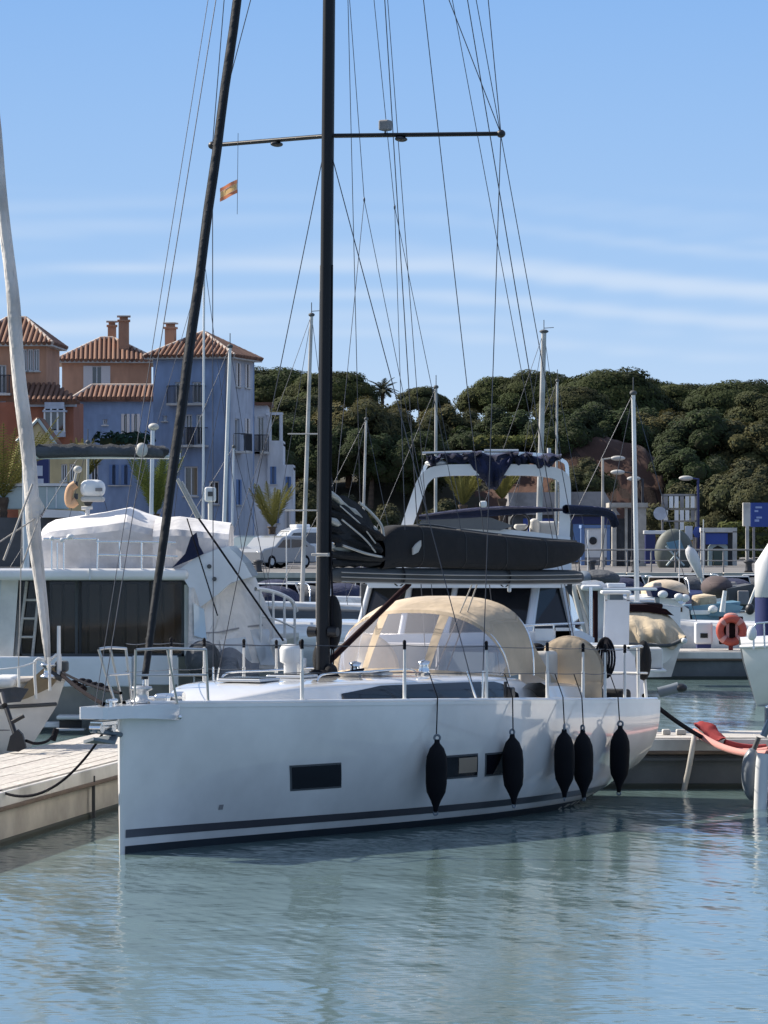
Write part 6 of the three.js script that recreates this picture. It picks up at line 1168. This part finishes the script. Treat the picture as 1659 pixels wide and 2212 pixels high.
{ const d = 86, t = thing('dinghy', 'upturned grey inflatable dinghy lying above the white cabin cruiser', 'dinghy', W(1290, 1262, d)); const g = sphere(W(1292, 1250, d), M(48, d), M(20, d), .6, 20); wpart('tube', t, [g], MT.canvasGrey); wpart('bow_patch', t, [sphere(W(1260, 1250, d - .25), M(22, d), M(17, d), .42, 16)], MT.rubberGrey); wpart('chock', t, [slab(1246, 1262, 1330, 1270, d, .5)], MT.offwhite); }
{ // boat under cream cover
  const d = 68, t = thing('covered_motor_boat', 'small motor boat under a creased cream tarpaulin, bow pointing right, behind the stern', 'boat', V(W(1410, 1440, d).x, 0, -d - 1));
  const r = []; for (let i = 0; i <= 16; i++) { const k = i / 16, x = 1346 + 134 * k, top = tab(k, [[0, 1318], [.4, 1320], [.7, 1326], [.9, 1352], [1, 1372]]), bot = tab(k, [[0, 1392], [.55, 1390], [.8, 1402], [1, 1374]]); r.push([0, .15, .3, .5, .7, .85, 1].map((v) => W(x, bot + (top - bot) * v, d + .6 * v * v).add(V(0, 0, .06 * Math.sin(k * 26 + v * 5) * (1 - v) + .03 * Math.sin(k * 9 - v * 8))))); }
  wpart('tarpaulin', t, [thick(loft(r), .015)], MT.canvasCream, 'cream tarpaulin hanging in folds');
  wpart('hull', t, [cut([[1350, 1392], [1440, 1394], [1476, 1376], [1483, 1384], [1440, 1430], [1392, 1452], [1350, 1456]], d + .02, 1.8)], MT.gelWarm);
  wpart('rubbing_strake', t, [pipe([W(1340, 1390, d - .03), W(1400, 1393, d - .03), W(1445, 1394, d - .03), W(1482, 1378, d)], .03, 16, 7)], MT.greyDark);
  wpart('windscreen', t, [cut([[1336, 1306], [1400, 1306], [1440, 1316], [1456, 1330], [1400, 1322], [1336, 1320]], d + .5, .5)], MT.maroon);
  wpart('mooring_cleat', t, [sphere(W(1478, 1384, d - .05), .05, .05, .05, 10)], MT.white);
}
{ // white pillar on the pontoon
  const d = 52.4, t = thing('dock_pillar', 'tall plain white pillar with a flat cap and flared foot standing behind the stern rail', 'pillar', V(W(1331, 1560, d).x, .62, -d));
  wpart('shaft', t, [prism([W(1303, 1440, d), W(1308, 1296, d), W(1360, 1296, d), W(1358, 1440, d)], V(0, 0, -.3)), cut([[1296, 1440], [1304, 1404], [1358, 1404], [1392, 1444], [1392, 1500], [1296, 1500]], d - .01, .5), slab(1296, 1500, 1392, 1585, d, .5)], MT.gelCool);
  wpart('cap', t, [slab(1300, 1276, 1364, 1284, d - .1, .45, .02), slab(1306, 1284, 1312, 1298, d, .05), slab(1354, 1284, 1360, 1298, d, .05)], MT.white);
  wpart('cap_panel', t, [slab(1318, 1284, 1346, 1297, d + .1, .1)], MT.gelGrey);
  wparts('step', t, [slab(1264, 1390, 1302, 1400, d - .1, .5, .02), slab(1270, 1408, 1300, 1416, d - .1, .5, .02)], MT.gelCool);
}
{ // light grey box beside it, and a davit of a pale boat
  const d = 56, t = thing('boarding_step', 'pale grey boarding box with a ledge beside the white pillar', 'step box', V(W(1280, 1400, d).x, .62, -d));
  wparts('body', t, [slab(1262, 1392, 1306, 1440, d, .6, .03), slab(1380, 1400, 1432, 1445, d, .6, .03)], MT.gelWarm);
  wpart('lid', t, [slab(1380, 1446, 1440, 1452, d - .1, .8, .02)], MT.white);
}
{ const d = 54, t = thing('outboard_motor', 'dark outboard motor tilted up, showing just right of the yacht stern', 'outboard motor', W(1430, 1490, d)); wpart('leg', t, [pipe([W(1422, 1496, d), W(1446, 1490, d), W(1466, 1484, d)], .07, 10, 10)], MT.rubberGrey); wpart('propeller_hub', t, [sphere(W(1470, 1486, d), .09, .06, .09, 12)], MT.black); }
{ // small boats beyond the far pontoon
  const d = 104;
  const b = (name, label, cat, x, y) => thing(name, label, cat, V(W(x, y, d).x, 0, -d), 0);
  let t = b('console_boat', 'pale blue open boat with a cream covered console, behind the far pontoon', 'boat', 1520, 1440);
  wpart('hull', t, [cut([[1488, 1310], [1600, 1300], [1590, 1346], [1492, 1346]], d, 2.4)], MT.tealPaint);
  wpart('console_cover', t, [lathe([[0, 0], [M(28, d), 0], [M(27, d), M(30, d)], [M(25, d), M(36, d)], [0, M(40, d)]], W(1521, 1322, d + .6), 22).applyMatrix4(new THREE.Matrix4())], MT.canvasCream);
  wpart('bow_deck', t, [cut([[1530, 1330], [1546, 1312], [1580, 1304], [1606, 1310], [1590, 1334]], d - .1, 1.6)], MT.tealPaint);
  wpart('cushion', t, [sphere(W(1540, 1316, d - .2), .12, .10, .1, 10), slab(1492, 1318, 1540, 1328, d - .06, .1, .02)], MT.white);
  t = b('day_boat', 'small white motor boat with a navy cover left of the cream console boat', 'boat', 1460, 1440);
  wpart('hull', t, [cut([[1424, 1290], [1442, 1288], [1492, 1318], [1496, 1338], [1430, 1338]], d, 2)], MT.gelCool);
  wpart('cover', t, [cut([[1404, 1272], [1430, 1268], [1486, 1284], [1484, 1294], [1440, 1292], [1410, 1290]], d - .2, 2)], MT.canvasNavy);
  wparts('fender', t, [sphere(W(1432, 1284, d - .3), .13, .1, .1, 10), sphere(W(1466, 1290, d - .3), .12, .1, .1, 10), sphere(W(1480, 1292, d - .3), .12, .1, .1, 10)], MT.white);
  wpart('window', t, [slab(1462, 1312, 1474, 1322, d - .03, .06)], MT.glassDark);
  t = b('speed_boat', 'bright white speed boat bow above the orange lifebuoy', 'boat', 1610, 1440);
  wpart('hull', t, [cut([[1576, 1338], [1590, 1326], [1630, 1322], [1660, 1318], [1660, 1352], [1600, 1350]], d - 1, 2)], MT.gel);
  wparts('mast_rod', t, [rod(W(1612, 1322, d - .8), W(1640, 1250, d - .8), .035), rod(W(1560, 1322, d - .8), W(1566, 1276, d - .8), .07, .05)], MT.tubeWhite);
  wpart('winch', t, [sphere(W(1620, 1316, d - 1.1), .12, .14, .12, 10)], MT.black);
  t = b('dark_boat', 'dark boat with a grey box behind the speed boat at the right edge', 'boat', 1610, 1440);
  wpart('hull', t, [cut([[1570, 1272], [1624, 1262], [1660, 1270], [1660, 1318], [1580, 1318]], d + 3, 2)], MT.greyDark);
  wpart('box', t, [slab(1594, 1276, 1618, 1306, d + 2.8, .4, .03)], MT.grey);
  wpart('gear', t, [sphere(W(1548, 1268, d + 4), M(36, d), M(26, d), .9, 14)], mat([.09, .065, .065], { roughness: .9, map: T_dirt }));
}
{ // closed parasol leaning
  const d = 112, t = thing('parasol', 'closed white parasol leaning over the cream covered console', 'parasol', W(1516, 1262, d)); const a = W(1488, 1180, d), c = W(1513, 1248, d), ax = c.clone().sub(a), r = [];
  for (let i = 0; i <= 10; i++) { const k = i / 10, w = tab(k, [[0, .02], [.1, .12], [.35, .17], [.7, .12], [1, .07]]); r.push(Array.from({ length: 12 }, (_, j) => { const q = j / 12 * 6.2832; return a.clone().addScaledVector(ax, k).add(V(Math.cos(q) * w * (1 + .12 * Math.sin(q * 5)), Math.sin(q) * w * .3, Math.sin(q) * w)); })); }
  wpart('canopy', t, [loft(r, true)], MT.canvasWhite); wpart('pole', t, [rod(a.clone().addScaledVector(ax, -.03), a.clone().addScaledVector(ax, 1.5), .03)], MT.tubeWhite);
}
// ------------------------------------------------------------------ other masts: boats berthed further back, little more than spars in view
function backBoat(label, top, foot, d, r0, opt = {}) {
  const base = W(...foot, d), t = thing('moored_sailing_boat', label, 'sailing boat', V(base.x, 0, -d), 0, 'sailing boats berthed further back');
  const a = V(base.x, 1.1, -d), tp = W(...top, d), m = opt.m ?? MT.aluPaint;
  const mast = wpart('mast', t, [rod(a, tp, r0 * .8, r0 * .6, 10)], m);
  if (opt.sp) for (const y of opt.sp) { const k = (y - foot[1]) / (top[1] - foot[1]), p = W(foot[0] + (top[0] - foot[0]) * k, y, d); wpart('spreader', mast, [rod(p.clone().add(V(-.55, .03, .2)), p.clone().add(V(.55, .03, .2)), .02)], m); }
  wpart('masthead', mast, [rod(tp, tp.clone().add(V(0, .35, 0)), .012), sphere(tp, r0 * 1.1, .06, r0 * 1.1, 8), label.includes('thick') || label.includes('slim') ? rod(tp.clone().add(V(0, .1, 0)), tp.clone().add(V(.3, .12, 0)), .01) : null], MT.greyDark);
  wpart('stay', t, [rod(V(base.x - (opt.fs ?? 2.6), 1.15, -d + 1.2), tp, .008, .008, 5), rod(V(base.x + 1.3, 1.1, -d + .4), tp, .008, .008, 5), rod(V(base.x - 1.1, 1.1, -d - .4), tp, .008, .008, 5)], MT.wire);
  wpart('hull', t, [smallHull(8.6, 2.8, 1.05, base.x - (opt.hx ?? 1.2), -d + (opt.hz ?? 2.6), opt.turn ?? 1.1)], label.length % 2 ? MT.gelWarm : MT.greyDark);
  if (opt.boom) wpart('boom_cover', t, [sphere(V(base.x + 1.2, 2.0, -d - 1.2), 1.6, .17, .3, 14)], MT.canvasNavy);
  return t;
}
backBoat('slim mast with spreaders leaning just left of the tall black mast', [673, 680], [652, 1260], 118, .085, { sp: [940, 1105], m: MT.aluPaint });
backBoat('white mast crossing the blue tower house, right of the black furled headsail', [497, 748], [478, 1250], 112, .075, { m: MT.white });
backBoat('thin pale mast rising before the centre of the blue tower house', [441, 560], [438, 1200], 115, .05, { m: MT.white });
backBoat('short grey mast in front of the yellow green tree right of the black mast', [791, 905], [780, 1250], 128, .06, { boom: 1 });
backBoat('pale mast topping out at the lone pine crown left of the radar arch', [942, 836], [940, 1250], 122, .07, {});
backBoat('thick grey mast with dark masthead fittings in front of the big pine clump', [1175, 716], [1160, 1250], 126, .13, { sp: [985], m: MT.aluPaint });
backBoat('thin grey mast immediately right of the thick grey mast', [1204, 822], [1199, 1250], 132, .06, {});
backBoat('bright white mast standing before the brown earth bank at the right', [1368, 849], [1377, 1262], 92, .075, { m: MT.white, hx: .4, turn: .25, hz: .6 });
backBoat('thin mast between the white mast of the blue tower and the white stepped house', [505, 965], [498, 1250], 120, .05, { m: MT.alu });
backBoat('short pale mast behind the horseshoe buoy of the radar post', [190, 955], [188, 1250], 110, .06, { m: MT.aluPaint });
{ // radar reflector post left of the furled headsail and a white box light
  const d = 100, t = thing('radar_pole', 'thin pole carrying a small white radar dome beside the black furled headsail', 'radar', V(W(330, 1200, d).x, 0, -d));
  wpart('pole', t, [rod(V(W(322, 0, d).x, .3, -d), W(330, 930, d), .05)], MT.alu); wpart('radome', t, [sphere(W(332, 922, d), .13, .09, .13, 12)], MT.offwhite);
  const t2 = thing('box_lamp', 'white square lamp box on a pole in front of the blue tower house', 'lamp', V(W(454, 1200, 96).x, 0, -96));
  wpart('box', t2, [slab(442, 1052, 466, 1084, 96, .26, .05)], MT.white); wpart('lens', t2, [slab(449, 1062, 459, 1072, 95.98, .04)], MT.greyDark); wpart('pole', t2, [rod(W(454, 1084, 96.1), V(W(454, 0, 96).x, .2, -96.1), .05)], MT.offwhite);
}
// more small boats lying along the quay wall, bows out
const quayBoats = [
  [1246, 150, 1.35, 'white', 'white', 'small white boat under the quay wall just right of the sail bag end'],
  [1352, 152, 1.2, 'gelGrey', 'canvasNavy', 'grey boat under a navy cover below the concrete pillars on the quay'],
  [1440, 148, 1.4, 'gelWarm', 'canvasTan', 'open boat with a tan cover under the quay wall below the strip rack'],
  [1500, 158, 1.25, 'navyPaint', 'canvasGrey', 'dark blue boat with a grey cover under the quay wall below the shelter'],
  [1580, 150, 1.5, 'gelWarm', 'canvasNavy', 'pale boat with a navy cover under the quay wall beneath the blue signboard'],
  [1640, 156, 1.3, 'white', 'canvasGrey', 'white boat with a grey cover under the quay wall at the right edge'],
  [598, 128, 1.3, 'gelWarm', 'canvasNavy', 'boat with a navy cover seen through the pulpit of the flybridge yacht'],
  [662, 132, 1.5, 'gelGrey', 'canvasGrey', 'grey boat just left of the foot of the tall black mast'],
  [752, 136, 1.2, 'white', 'canvasNavy', 'white boat under the boom just right of the black mast'],
];
quayBoats.forEach(([x, d, turn, hm, cm, lab], i) => {
  const t = thing('small_boat', lab, 'boat', V(W(x, 0, d).x, 0, -d), turn, 'small boats lying along the quay wall'), R = rng(900 + i), L = 5.2 + R();
  part('hull', t, [smallHull(L, 2.1, .95, -L, 0, 0).rotateY(Math.PI).translate(-L * .9, 0, 0)], MT[hm]);
  part('cover', t, [sphere(V(-L * .1, 1.05, 0), L * .30, .34 + .2 * R(), .85, 16)], MT[cm]);
  part('windscreen', t, [prism([V(.3, 1.0, -.75), V(.3, 1.0, .75), V(-.05, 1.55, .6), V(-.05, 1.55, -.6)], V(-.03, 0, 0))], MT.glassDark);
  part('windscreen_frame', t, [rod(V(.3, 1, -.75), V(-.05, 1.57, -.6), .03), rod(V(.3, 1, .75), V(-.05, 1.57, .6), .03), rod(V(-.05, 1.57, -.6), V(-.05, 1.57, .6), .03)], MT.white);
  part('rail', t, [pipe([V(1.2, 1.0, .7), V(1.6, 1.5, .55), V(2.1, 1.55, 0), V(1.6, 1.5, -.55), V(1.2, 1.0, -.7)], .022, 20, 6)], MT.steel);
  part('outboard', t, [bx(.3, .55, .3, -L * .52, 1.15, 0, .08)], i % 2 ? MT.black : MT.grey);
  if (i % 3 !== 1) part('antenna', t, [rod(V(-.6, 1.1, .5), V(-.8, 2.7 + R(), .55), .018)], MT.white);
});
{ // piles and a low rail along the quay edge
  const proto = thing('quay_bollard', 'iron bollard on the quay edge left of the parked cars', 'bollard', V(-7.4, QY + .02, -QD - .5), 0, 'iron bollards along the edge of the quay');
  part('body', proto, [lathe([[0, 0], [.2, 0], [.15, .1], [.13, .35], [.22, .42], [.2, .5], [0, .54]], V(0, 0, 0), 14)], MT.iron);
  [[-5.2, 'iron bollard on the quay edge in front of the low greyed car'], [8.6, 'iron bollard on the quay edge below the white cabin with the porthole'], [10.4, 'iron bollard on the quay edge below the concrete pillars'], [12.9, 'iron bollard on the quay edge left of the closed parasol'], [15.1, 'iron bollard on the quay edge in front of the blue signboard']].forEach(([x, l]) => copyOf(proto, l).position.set(x, QY + .02, -QD - .5));
  const rl = thing('quay_railing', 'low grey railing along the quay edge below the shelter and the strip rack', 'railing', V(11.5, QY, -QD - 1.1));
  part('top_rail', rl, [rod(V(-3.4, .95, 0), V(4.6, .95, 0), .035), rod(V(-3.4, .5, 0), V(4.6, .5, 0), .022)], MT.grey);
  for (let k = 0; k < 9; k++) part('post', rl, [rod(V(-3.4 + k, 0, 0), V(-3.4 + k, .97, 0), .035)], MT.grey);
}
// small covered boats under the far quay wall
[[550, 640, 1248, 1286, 'navy covered boat under the quay wall behind the flybridge pulpit'], [722, 778, 1262, 1288, 'navy covered boat under the quay wall right of the black mast'], [820, 930, 1235, 1262, 'dark boat low under the quay wall behind the boom']].forEach(([x0, x1, y0, y1, lab], i) => {
  const d = 140 + i * 3, t = thing('small_boat', lab, 'boat', V(W((x0 + x1) / 2, 0, d).x, 0, -d), 0, 'small covered boats under the quay wall');
  wpart('hull', t, [smallHull((x1 - x0) * d / F * 1.6, 2, .8, W(x0 - 10, 0, d).x, -d, .2)], MT.gelCool);
  wpart('cover', t, [sphere(V(W((x0 + x1) / 2, 0, d).x, pxH((y0 + y1) / 2 + 6, d), -d), (x1 - x0) * d / F / 2 * 1.1, .34, 1, 18)], MT.canvasNavy);
});
renderer.render(scene, camera);
